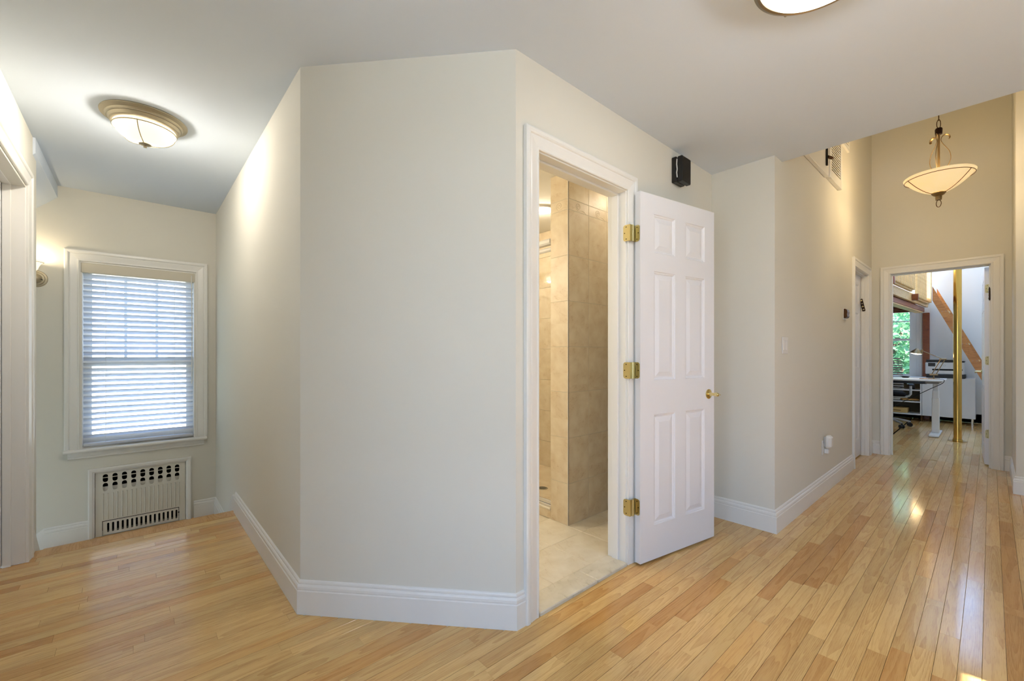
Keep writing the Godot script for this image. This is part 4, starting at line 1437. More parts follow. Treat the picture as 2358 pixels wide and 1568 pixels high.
func build_louvers() -> void:
	var t := thing("louvered_door", "white louvered cupboard door high on the hall wall", "cupboard door", Vector3(XH, 2.67, -4.62))
	var b := MB.new()
	b.cbox(Vector3(0, 0, 0.165), Vector3(0.034, 0.95, 0.225), 0.003)
	b.cbox(Vector3(0, 0, -0.22), Vector3(0.034, 0.95, -0.17), 0.003)
	b.cbox(Vector3(0, 0, -0.17), Vector3(0.034, 0.075, 0.165), 0.003)
	b.cbox(Vector3(0, 0.88, -0.17), Vector3(0.034, 0.95, 0.165), 0.003)
	obj("frame", b, M.trim_white, t)
	var s := MB.new()
	s.T = Transform3D(Basis(Vector3.BACK, deg_to_rad(-48)), Vector3.ZERO)
	s.cbox(Vector3(-0.014, -0.0022, -0.17), Vector3(0.014, 0.0022, 0.165), 0.001)
	var sm := s.mesh()
	for k in 36:
		var o := inst("slat", sm, M.trim_white, t)
		o.position = Vector3(0.018, 0.088 + 0.0220 * k, 0)
	b = MB.new()
	b.box(Vector3(0.0005, 0.075, -0.17), Vector3(0.002, 0.88, 0.165))
	obj("backing", b, M.shelf_dark, t)
	t = thing("cupboard_panel", "plain white cupboard door left of the louvered one", "cupboard door", Vector3(XH + 0.001, 2.66, -3.90))
	b = MB.new()
	b.cbox(Vector3(0, 0, -0.465), Vector3(0.030, 0.95, 0.50), 0.003)
	obj("slab", b, M.trim_white, t)
	t = thing("door_latch", "black bar latch with a brass knob between the high cupboard doors", "latch", Vector3(XH + 0.030, 2.725, -4.275))
	b = MB.new()
	b.cbox(Vector3(0.0, 0, -0.012), Vector3(0.014, 0.26, 0.012), 0.003)
	obj("bar", b, M.plastic_black, t)
	b = MB.new()
	b.tube([Vector3(0.010, 0.075, -0.01), Vector3(0.03, 0.07, -0.05)], 0.012, 12)
	b.tube([Vector3(0.02, 0.07, -0.05), Vector3(0.028, 0.085, -0.105)], 0.007, 10)
	obj("knob", b, M.bronze, t)
	t = thing("wall_vent", "small white framed grille above the louvered cupboard door", "vent", Vector3(XH, 3.14, -5.09))
	b = MB.new()
	b.cbox(Vector3(0, 0, -0.14), Vector3(0.02, 0.03, 0.14), 0.003); b.cbox(Vector3(0, 0.37, -0.14), Vector3(0.02, 0.40, 0.14), 0.003)
	b.cbox(Vector3(0, 0.03, -0.14), Vector3(0.02, 0.37, -0.11), 0.003); b.cbox(Vector3(0, 0.03, 0.11), Vector3(0.02, 0.37, 0.14), 0.003)
	obj("frame", b, M.trim_white, t)
	for k in 12:
		var q := MB.new()
		q.T = Transform3D(Basis(Vector3.BACK, deg_to_rad(-35)), Vector3(0.01, 0.042 + 0.0285 * k, 0))
		q.box(Vector3(-0.010, -0.002, -0.11), Vector3(0.010, 0.002, 0.11))
		obj("slat", q, M.trim_white, t)


# ---------------------------------------------------------------- bathroom
func tile(parent: Node3D, lo: Vector3, hi: Vector3, m: Material, called := "tile") -> void:
	var b := MB.new()
	b.cbox(lo, hi, 0.0012)
	var off := Vector2(rng.randf(), rng.randf())
	for k in b.uv.size(): b.uv[k] = b.uv[k] * 1.3 + off
	obj(called, b, m, parent)

func build_bathroom() -> void:
	# shell
	struct("wall_bath_west", wall_boxes([[-3.42, -3.30, 0, HC, -3.21, -0.677]]), M.wall_paint, "beige bathroom wall behind the oval mirror")
	struct("wall_bath_north", wall_boxes([[-3.30, -1.46, 0, HC, -3.21, -3.10]]), M.grout, "bathroom wall behind the shower")
	var b := MB.new()
	b.prism([Vector2(-3.30, -0.677), Vector2(-2.116, -0.677), Vector2(-1.46, -1.264), Vector2(-1.46, -3.10), Vector2(-3.30, -3.10)], Vector3(0, 2.40, 0), Vector3.RIGHT, Vector3.BACK, -0.063)
	struct("ceiling_bath", b, M.wall_paint, "beige bathroom ceiling with a round light", "ceiling")
	# floor tiles on a slab
	var t := thing("floor_bath", "large cream stone tiles on the bathroom floor", "floor", Vector3.ZERO, 0, "", "structure")
	b = MB.new()
	b.prism([Vector2(-3.30, -0.677), Vector2(-2.116, -0.677), Vector2(-1.46, -1.264), Vector2(-1.46, -3.10), Vector2(-3.30, -3.10)], Vector3(0, -0.1, 0), Vector3.RIGHT, Vector3.BACK, -0.1105)
	obj("grout_bed", b, M.grout, t)
	for i in 7:
		for j in 9:
			var x1 := -1.461 - 0.299 * i
			var x0 := maxf(x1 - 0.297, -3.30)
			var z0 := -3.072 + 0.300 * j - 0.3
			var z1 := z0 + 0.298
			z0 = maxf(z0, -3.098); z1 = minf(z1, -0.68)
			if z1 - z0 < 0.05 or x1 - x0 < 0.05: continue
			if x1 < -1.90 and (z0 + z1) / 2 < -2.17: continue
			var c := Vector2(x0, z1)
			var far := (Vector2(x1, z1) - C4).dot(Vector2(0.667, 0.745))
			if far > -0.10: continue
			tile(t, Vector3(x0, 0.0, z0), Vector3(x1, 0.012, z1), M.tile_floor)
	# pier of the shower wall: core and its tiles
	t = thing("wall_shower", "beige marble tiled pier and side wall of the shower", "wall", Vector3.ZERO, 0, "", "structure")
	b = MB.new()
	b.box(Vector3(-2.040, 0.008, -3.10), Vector3(-1.8860, 2.40, -2.1760))
	obj("core", b, M.grout, t)
	var rows := [0.012, 0.292, 0.6005, 0.909, 1.2175, 1.526, 1.8345, 2.143, 2.216, 2.40]
	var g := 0.0012
	for r in rows.size() - 1:
		var y0: float = rows[r] + g
		var y1: float = rows[r + 1] - g
		var border := r == 7
		tile(t, Vector3(-2.045, y0, -2.1835), Vector3(-1.885, y1, -2.175), M.tile_wall, "border_tile" if border else "tile")
		if border: scroll(t, Vector3(-1.965, 2.18, -2.175), Vector3.RIGHT, Vector3.BACK)
		for k in 5:
			var za := -2.1835 - 0.2125 * k - g
			var zb := maxf(-2.1835 - 0.2125 * (k + 1) + g, -3.098)
			if k == 0: za = -2.1752
			tile(t, Vector3(-1.8935, y0, zb), Vector3(-1.885, y1, za), M.tile_wall, "border_tile" if border else "tile")
			if border and k < 4: scroll(t, Vector3(-1.885, 2.18, (za + zb) / 2), Vector3.FORWARD, Vector3.RIGHT)
	b = MB.new()
	b.cbox(Vector3(-1.8875, 0.012, -2.1775), Vector3(-1.8838, 2.40, -2.1738), 0.001)
	obj("corner_trim", b, M.plastic_white, t)
	# shower: back wall tiles, pan, kerb, drain
	t = thing("wall_shower_back", "tiled back wall inside the shower stall", "wall", Vector3.ZERO, 0, "", "structure")
	for r in rows.size() - 1:
		for k in 6:
			var xa := -2.045 - 0.2095 * k
			tile(t, Vector3(xa - 0.207, rows[r] + g, -3.0998), Vector3(xa, rows[r + 1] - g, -3.091), M.tile_wall)
	t = thing("shower_pan", "beige shower floor with a round metal drain behind the glass", "shower floor", Vector3(-2.67, 0.0, -2.66), 0, "", "structure")
	b = MB.new()
	b.box(Vector3(-0.63, 0.008, -0.43), Vector3(0.63, 0.04, 0.40))
	obj("base", b, M.tile_wall, t)
	b = MB.new()
	b.T = Transform3D(Basis(), Vector3(0.17, 0.04, 0.10))
	b.lathe([Vector2(0, 0.003), Vector2(0.040, 0.003), Vector2(0.046, 0.001), Vector2(0.047, 0), Vector2(0, 0)].map(func(q): return q), 32)
	var dr := obj("drain", flip(b), M.nickel, t)
	for k in 7:
		var q := MB.new()
		var ww := sqrt(maxf(0.0, 0.036 * 0.036 - pow((k - 3) * 0.010, 2)))
		q.cbox(Vector3(0.17 - ww, 0.0431, 0.10 + (k - 3) * 0.010 - 0.0025), Vector3(0.17 + ww, 0.0440, 0.10 + (k - 3) * 0.010 + 0.0025), 0.0003)
		obj("drain_slot", q, M.black_void, dr)
	t = thing("shower_kerb", "beige marble kerb under the shower glass", "kerb", Vector3(-2.67, 0, -2.215), 0, "", "structure")
	for k in 4:
		tile(t, Vector3(-0.63 + 0.3137 * k, 0.012, -0.04), Vector3(-0.63 + 0.3137 * (k + 1) - 0.002, 0.072, 0.038), M.tile_wall)
	b = MB.new()
	b.cbox(Vector3(-0.63, 0.073, -0.05), Vector3(0.624, 0.088, 0.044), 0.003)
	obj("cap", b, M.tile_floor, t)
	# glass screen
	t = thing("shower_door", "framed clear shower glass behind the tiled pier", "shower door", Vector3(-2.67, 0.088, -2.205))
	b = MB.new()
	b.cbox(Vector3(-0.625, 0, -0.022), Vector3(0.623, 0.018, 0.024), 0.003)
	b.cbox(Vector3(-0.625, 0.018, 0.002), Vector3(0.623, 0.045, 0.016), 0.003)
	obj("track", b, M.chrome, t)
	b = MB.new()
	b.cbox(Vector3(-0.625, 1.855, -0.028), Vector3(0.623, 1.895, 0.03), 0.010)
	obj("header_rail", b, M.plastic_white, t)
	b = MB.new()
	b.cbox(Vector3(-0.625, 1.805, -0.004), Vector3(0.623, 1.835, 0.020), 0.008)
	obj("top_rail", b, M.plastic_white, t)
	b = MB.new()
	b.quad(Vector3(-0.625, 0.04, 0.008), Vector3(0.62, 0.04, 0.008), Vector3(0.62, 1.81, 0.008), Vector3(-0.625, 1.81, 0.008))
	obj("pane", b, M.glass_shower, t)
	b = MB.new()
	b.tube([Vector3(0.465, 0.62, 0.03), Vector3(0.465, 0.70, 0.03)], 0.008, 10)
	b.tube([Vector3(0.465, 0.63, 0.009), Vector3(0.465, 0.63, 0.03)], 0.004, 8)
	b.tube([Vector3(0.465, 0.69, 0.009), Vector3(0.465, 0.69, 0.03)], 0.004, 8)
	obj("pull", b, M.chrome, t)
	# round ceiling light over the shower, plus an added unseen one brightening the nook
	for q in [[Vector3(-2.524, 2.40, -2.588), 0.35, "small round ceiling light above the shower"], [Vector3(-1.675, 2.40, -2.78), 0.10, "added unseen ceiling light brightening the nook beside the shower"]]:
		t = thing("ceiling_light", q[2], "ceiling light", q[0])
		b = MB.new()
		b.lathe([Vector2(0, 0), Vector2(0.095, 0.0), Vector2(0.095, -0.014), Vector2(0.085, -0.016)], 40)
		obj("rim", flip(b), M.plastic_white, t)
		b = MB.new()
		b.lathe([Vector2(0.086, -0.015), Vector2(0.06, -0.021), Vector2(0, -0.024)], 40, 60)
		obj("lamp_lens", flip(b), M.lamp_glass_white, t)
		lamp(q[0] - Vector3(0, 0.0205, 0), q[1], Color(1.0, 0.94, 0.84), 0.05, t)
	# vanity mirror and light, mirrored in the shower glass
	t = thing("oval_mirror", "oval white framed mirror on the far bathroom wall", "mirror", Vector3(-3.30, 1.51, -1.01))
	b = MB.new()
	var ring := []
	for k in 48: ring.append(Vector3(0.014, 0.305 * sin(TAU * k / 48), 0.215 * cos(TAU * k / 48)))
	b.tube(ring, 0.020, 10, true)
	obj("frame", b, M.trim_white, t)
	var poly := []
	for k in 48: poly.append(Vector2(0.210 * cos(TAU * k / 48), 0.30 * sin(TAU * k / 48)))
	b = MB.new()
	b.prism(poly, Vector3(0.002, 0, 0), Vector3.FORWARD, Vector3.UP, 0.010)
	obj("glass", b, M.mirror, t)
	t = thing("vanity_lamp", "frosted bell lamp above the oval bathroom mirror", "wall lamp", Vector3(-3.30, 2.02, -1.01))
	b = MB.new()
	b.cbox(Vector3(0, -0.03, -0.05), Vector3(0.02, 0.05, 0.05), 0.006)
	b.tube([Vector3(0.02, 0.02, 0), Vector3(0.07, 0.05, 0), Vector3(0.10, 0.05, 0), Vector3(0.11, 0.03, 0)], 0.006, 8)
	obj("bracket", b, M.brass_polished, t)
	b = MB.new()
	b.T = Transform3D(Basis(), Vector3(0.11, -0.07, 0))
	b.lathe([Vector2(0.075, 0), Vector2(0.070, 0.03), Vector2(0.055, 0.07), Vector2(0.035, 0.095), Vector2(0.012, 0.105)], 32, 60)
	obj("lamp_shade", b, M.lamp_glass, t)
	lamp(Vector3(-3.30 + 0.11, 2.02 - 0.035, -1.01), 0.9, Color(1.0, 0.94, 0.84), 0.04, t)

# raised scroll ornament on a border tile
func scroll(parent: Node3D, c: Vector3, u: Vector3, nn: Vector3) -> void:
	var pts := []
	for k in 22:
		var an := k * 0.55
		var r := 0.006 + 0.0011 * k
		pts.append(c + u * (cos(an) * r) + Vector3.UP * (sin(an) * r) - nn * 0.0008)
	for k in 6: pts.append(pts[pts.size() - 1] + u * 0.011 + Vector3.UP * (0.004 - 0.0022 * k))
	var b := MB.new()
	b.tube(pts, 0.0024, 6)
	obj("scroll", b, M.tile_wall, parent)


# ---------------------------------------------------------------- office
func build_office() -> void:
	var w: StandardMaterial3D = M.office_paint
	struct("wall_office_far", pierced("z", -10.77, -10.65, -2.72, 1.12, 0, 5.0, [[-1.93, -0.90, 0.72, 2.04], [-0.5, 0.9, 2.70, 4.8]]), w, "white far wall of the office with the garden window")
	struct("wall_office_left", pierced("x", -2.72, -2.60, -10.65, -6.63, 0, 5.0, [[-9.6, -7.4, 2.6, 4.5]]), w, "white left wall of the office")
	struct("wall_office_right", pierced("x", 1.0, 1.12, -10.65, -6.63, 0, 5.0, [[-10.5, -10.02, 3.7, 4.6]]), w, "white right wall of the office with windows")
	struct("wall_office_front", wall_boxes([[-2.72, -1.055, 0, 5.0, -6.63, -6.51], [0.26, 1.12, 0, 5.0, -6.63, -6.51], [-1.055, 0.26, HIGH, 5.0, -6.63, -6.51]]), w, "white inner side of the wall between office and hall")
	struct("ceiling_office", wall_boxes([[-2.72, -2.45, 5.0, 5.1, -10.77, -6.51], [0.15, 1.12, 5.0, 5.1, -10.77, -6.51], [-2.45, 0.15, 5.0, 5.1, -10.77, -10.2], [-2.45, 0.15, 5.0, 5.1, -6.9, -6.51]]), M.ceiling_paint, "high white office ceiling", "ceiling")
	base("baseboard_office", [Vector3(1.0, 0, -10.65), Vector3(-2.6, 0, -10.65)].map(func(p): return p), "white baseboard along the far office wall")
	# garden window
	var t := thing("window_7", "white sash window of the office looking onto green trees", "window", Vector3(-1.415, 0.72, -10.65), 0, "", "structure")
	var h := 0.515
	var b := MB.new()
	b.box(Vector3(-h, 0, -0.12), Vector3(-h + 0.06, 1.32, 0)); b.box(Vector3(h - 0.06, 0, -0.12), Vector3(h, 1.32, 0)); b.box(Vector3(-h + 0.06, 1.26, -0.12), Vector3(h - 0.06, 1.32, 0)); b.box(Vector3(-h + 0.06, 0, -0.12), Vector3(h - 0.06, 0.04, 0))
	obj("window_frame", b, M.trim_white, t)
	for s in [["lower_sash", -0.05, 0.04, 0.735, 0], ["upper_sash", -0.085, 0.695, 1.26, 1]]:
		b = MB.new()
		var z0: float = s[1] - 0.015
		var z1: float = s[1] + 0.015
		var i := h - 0.06
		b.box(Vector3(-i, s[2], z0), Vector3(-i + 0.035, s[3], z1)); b.box(Vector3(i - 0.035, s[2], z0), Vector3(i, s[3], z1)); b.box(Vector3(-i + 0.035, s[2], z0), Vector3(i - 0.035, s[2] + 0.04, z1)); b.box(Vector3(-i + 0.035, s[3] - 0.04, z0), Vector3(i - 0.035, s[3], z1))
		var sash := obj(s[0], b, M.trim_white, t)
		if s[4]:
			for q in [[-0.155, 0], [0.155, 0], [0.0, 1]]:
				var m := MB.new()
				if q[1] == 0: m.box(Vector3(q[0] - 0.01, s[2] + 0.04, z0 + 0.005), Vector3(q[0] + 0.01, s[3] - 0.04, z1 - 0.005))
				else: m.box(Vector3(-i + 0.035, 1.045, z0 + 0.006), Vector3(i - 0.035, 1.065, z1 - 0.006))
				obj("muntin", m, M.trim_white, sash)
		var g := MB.new()
		g.quad(Vector3(-i + 0.03, s[2] + 0.03, s[1]), Vector3(i - 0.03, s[2] + 0.03, s[1]), Vector3(i - 0.03, s[3] - 0.03, s[1]), Vector3(-i + 0.03, s[3] - 0.03, s[1]))
		obj("pane", g, M.glass_pane, sash)
	b = MB.new()
	b.cbox(Vector3(0.22, 0.735, -0.06), Vector3(0.30, 0.752, -0.03), 0.004)
	obj("sash_lock", b, M.nickel, t)
	b = MB.new()
	b.cbox(Vector3(-h - 0.09, -0.03, -0.02), Vector3(h + 0.09, 0.0, 0.05), 0.006)
	obj("window_sill", b, M.trim_white, t)
	casing("trim_12", Vector3(-1.925, 0.72, -10.65), Vector3(-0.905, 0.72, -10.65), 2.045, Vector3.BACK, "white casing of the office garden window")
	# side windows; the left one is added out of view to brighten the office
	var k := 8
	for q in [[1.06, -10.5, -10.02, 3.7, 4.6], [-2.66, -9.6, -7.4, 2.6, 4.5]]:
		var f := thing("window_%d" % k, "high narrow white window in the right office wall" if k == 8 else "added unseen window above the loft brightening the office from the left", "window", Vector3(q[0], q[3], (q[1] + q[2]) / 2), 0, "", "structure")
		q = q.slice(1)
		var hz: float = (q[1] - q[0]) / 2
		var hy: float = q[3] - q[2]
		b = MB.new()
		b.box(Vector3(-0.03, 0, -hz), Vector3(0.03, 0.05, hz)); b.box(Vector3(-0.03, hy - 0.05, -hz), Vector3(0.03, hy, hz)); b.box(Vector3(-0.03, 0.05, -hz), Vector3(0.03, hy - 0.05, -hz + 0.05)); b.box(Vector3(-0.03, 0.05, hz - 0.05), Vector3(0.03, hy - 0.05, hz))
		obj("window_frame", b, M.trim_white, f)
		b = MB.new()
		b.quad(Vector3(0, 0.05, hz - 0.05), Vector3(0, 0.05, -hz + 0.05), Vector3(0, hy - 0.05, -hz + 0.05), Vector3(0, hy - 0.05, hz - 0.05))
		obj("pane", b, M.glass_pane, f)
		k += 1
	var hw := thing("window_%d" % k, "high white window above the far office wall", "window", Vector3(0.2, 2.70, -10.71), 0, "", "structure")
	b = MB.new()
	b.box(Vector3(-0.7, 0, -0.03), Vector3(0.7, 0.05, 0.03)); b.box(Vector3(-0.7, 2.05, -0.03), Vector3(0.7, 2.1, 0.03)); b.box(Vector3(-0.7, 0.05, -0.03), Vector3(-0.65, 2.05, 0.03)); b.box(Vector3(0.65, 0.05, -0.03), Vector3(0.7, 2.05, 0.03))
	obj("window_frame", b, M.trim_white, hw)
	b = MB.new()
	b.quad(Vector3(-0.65, 0.05, 0), Vector3(0.65, 0.05, 0), Vector3(0.65, 2.05, 0), Vector3(-0.65, 2.05, 0))
	obj("pane", b, M.glass_pane, hw)
	var sk := thing("window_11", "added unseen roof window letting daylight into the office", "window", Vector3(-1.15, 5.05, -8.55), 0, "", "structure")  # out of view, added to bring sun and sky into the office
	b = MB.new()
	b.box(Vector3(-1.30, -0.04, -1.65), Vector3(-1.25, 0.08, 1.65)); b.box(Vector3(1.25, -0.04, -1.65), Vector3(1.30, 0.08, 1.65)); b.box(Vector3(-1.25, -0.04, -1.65), Vector3(1.25, 0.08, -1.60)); b.box(Vector3(-1.25, -0.04, 1.60), Vector3(1.25, 0.08, 1.65))
	obj("window_frame", b, M.trim_white, sk)
	b = MB.new()
	b.quad(Vector3(-1.25, 0, 1.6), Vector3(1.25, 0, 1.6), Vector3(1.25, 0, -1.6), Vector3(-1.25, 0, -1.6))
	obj("pane", b, M.glass_pane, sk)
	# brass pole
	t = thing("brass_pole", "floor-to-ceiling polished brass pole in the office", "pole", Vector3(-0.294, 0, -8.235))
	b = MB.new()
	b.tube([Vector3(0, 0.004, 0), Vector3(0, 4.95, 0)], 0.0405, 32)
	obj("shaft", b, M.brass_pole, t)
	b = MB.new()
	b.lathe([Vector2(0.095, 0), Vector2(0.095, 0.004), Vector2(0.050, 0.007), Vector2(0.046, 0.03), Vector2(0.041, 0.031)], 40)
	obj("floor_flange", b, M.brass_pole, t)
	build_desk()
	build_cabinet()
	build_chair()

func build_desk() -> void:
	var t := thing("standing_desk", "white desk top on a pale telescoping leg in the office", "desk", Vector3(-0.53, 0, -8.70))
	var b := MB.new()
	b.cbox(Vector3(-1.22, 0.782, -0.35), Vector3(0.10, 0.805, 0.35), 0.003)
	obj("desk_top", b, M.lacquer_white, t)
	b = MB.new()
	b.cbox(Vector3(-1.15, 0.728, 0.0), Vector3(-0.09, 0.768, 0.06), 0.003)
	obj("cross_beam", b, M.plastic_black, t)
	for x in [0.0, -1.12]:
		b = MB.new()
		b.cbox(Vector3(x - 0.09, 0.745, -0.28), Vector3(x + 0.05, 0.781, 0.28), 0.004)
		obj("bracket", b, M.fabric_grey, t)
		b = MB.new()
		b.cbox(Vector3(x - 0.028, 0.45, -0.025), Vector3(x + 0.028, 0.745, 0.025), 0.005)
		b.cbox(Vector3(x - 0.034, 0.52, -0.032), Vector3(x + 0.034, 0.64, 0.032), 0.005)
		b.cbox(Vector3(x - 0.040, 0.028, -0.04), Vector3(x + 0.040, 0.53, 0.04), 0.006)
		obj("leg", b, M.plastic_white, t)
		b = MB.new()
		b.cbox(Vector3(x - 0.052, 0.004, -0.33), Vector3(x + 0.052, 0.029, 0.34), 0.004)
		obj("foot", b, M.plastic_white, t)
		for z in [-0.3, 0.3]:
			b = MB.new()
			b.cbox(Vector3(x - 0.02, 0, z - 0.02), Vector3(x + 0.02, 0.005, z + 0.02), 0.001)
			obj("glide", b, M.plastic_black, t)
	# lamp
	var y := 0.805
	t = thing("desk_lamp", "lit champagne architect lamp on the white office desk", "desk lamp", Vector3(-0.545, y, -8.62))
	b = MB.new()
	b.lathe([Vector2(0, 0.012), Vector2(0.062, 0.012), Vector2(0.070, 0.006), Vector2(0.070, 0), Vector2(0, 0)], 32)
	obj("base", flip(b), M.antique, t)
	b = MB.new()
	b.tube([Vector3(0, 0.012, 0), Vector3(0, 0.06, 0)], 0.008, 10)
	b.cbox(Vector3(-0.045, 0.055, -0.012), Vector3(0.045, 0.075, 0.012), 0.004)
	obj("pivot", b, M.antique, t)
	b = MB.new()
	b.tube([Vector3(-0.022, 0.065, 0), Vector3(0.072, 0.290, 0)], 0.005, 8)
	b.tube([Vector3(0.022, 0.065, 0), Vector3(0.116, 0.290, 0)], 0.005, 8)
	b.cbox(Vector3(0.055, 0.28, -0.012), Vector3(0.13, 0.30, 0.012), 0.004)
	obj("lower_arm", b, M.antique, t)
	b = MB.new()
	b.tube([Vector3(0.085, 0.295, 0), Vector3(-0.13, 0.415, 0)], 0.005, 8)
	obj("upper_arm", b, M.antique, t)
	var ax := Transform3D(Basis(Vector3.BACK, deg_to_rad(-9)), Vector3(-0.185, 0.372, 0))
	b = MB.new()
	b.T = ax
	b.lathe([Vector2(0.078, 0), Vector2(0.052, 0.035), Vector2(0.022, 0.064), Vector2(0.010, 0.072), Vector2(0, 0.072)], 36, 30)
	b.lathe([Vector2(0.0, 0.068), Vector2(0.020, 0.060), Vector2(0.050, 0.033), Vector2(0.077, 0.001)], 36, 30)
	obj("shade", b, M.antique, t)
	b = MB.new()
	b.T = ax
	b.lathe([Vector2(0.072, 0.004), Vector2(0.05, -0.008), Vector2(0.02, -0.014), Vector2(0, -0.015)], 30, 60)
	obj("lamp_lens", flip(b), M.lamp_bulb, t)
	b = MB.new()
	b.cbox(Vector3(-0.135, 0.38, -0.008), Vector3(-0.112, 0.43, 0.008), 0.003)
	obj("joint", b, M.antique, t)
	lamp(Vector3(-0.545 - 0.185, y + 0.345, -8.62), 0.05, Color(1.0, 0.86, 0.62), 0.03, t)
	# power cable looping from the desk
	var pts := []
	for q in [Vector3(-0.47, 0.812, -8.48), Vector3(-0.43, 0.812, -8.37), Vector3(-0.425, 0.79, -8.335), Vector3(-0.45, 0.755, -8.33), Vector3(-0.56, 0.68, -8.36), Vector3(-0.70, 0.58, -8.42), Vector3(-0.85, 0.47, -8.5), Vector3(-1.01, 0.345, -8.58), Vector3(-1.15, 0.22, -8.62), Vector3(-1.25, 0.09, -8.62), Vector3(-1.3, 0.008, -8.6), Vector3(-1.45, 0.006, -8.6)]:
		pts.append(q)
	var c := Curve3D.new()
	for k in pts.size():
		var tan: Vector3 = (pts[mini(k + 1, pts.size() - 1)] - pts[maxi(k - 1, 0)]) / 6.0
		c.add_point(pts[k], -tan, tan)
	c.bake_interval = 0.03
	b = MB.new()
	b.tube(Array(c.get_baked_points()), 0.0042, 7)
	tag(obj("power_cable", b, M.plastic_black), "black power cable drooping from the desk corner", "cable")
	# dark dish
	b = MB.new()
	b.T = Transform3D(Basis(), Vector3(-0.87, y, -8.86))
	b.lathe([Vector2(0, 0), Vector2(0.036, 0), Vector2(0.044, 0.012), Vector2(0.058, 0.022), Vector2(0.052, 0.022), Vector2(0.038, 0.014), Vector2(0, 0.006)], 28)
	tag(obj("small_dish", b, M.plastic_black), "small black dish on the office desk", "dish")
	# little stones beside the lamp
	b = MB.new()
	b.T = Transform3D(Basis(), Vector3(-0.645, y, -8.60))
	b.lathe([Vector2(0, 0.003), Vector2(0.045, 0.003), Vector2(0.05, 0.008), Vector2(0.052, 0.0), Vector2(0, 0)], 24)
	tag(obj("coaster", flip(b), M.antique), "round champagne coaster beside the desk lamp", "coaster")

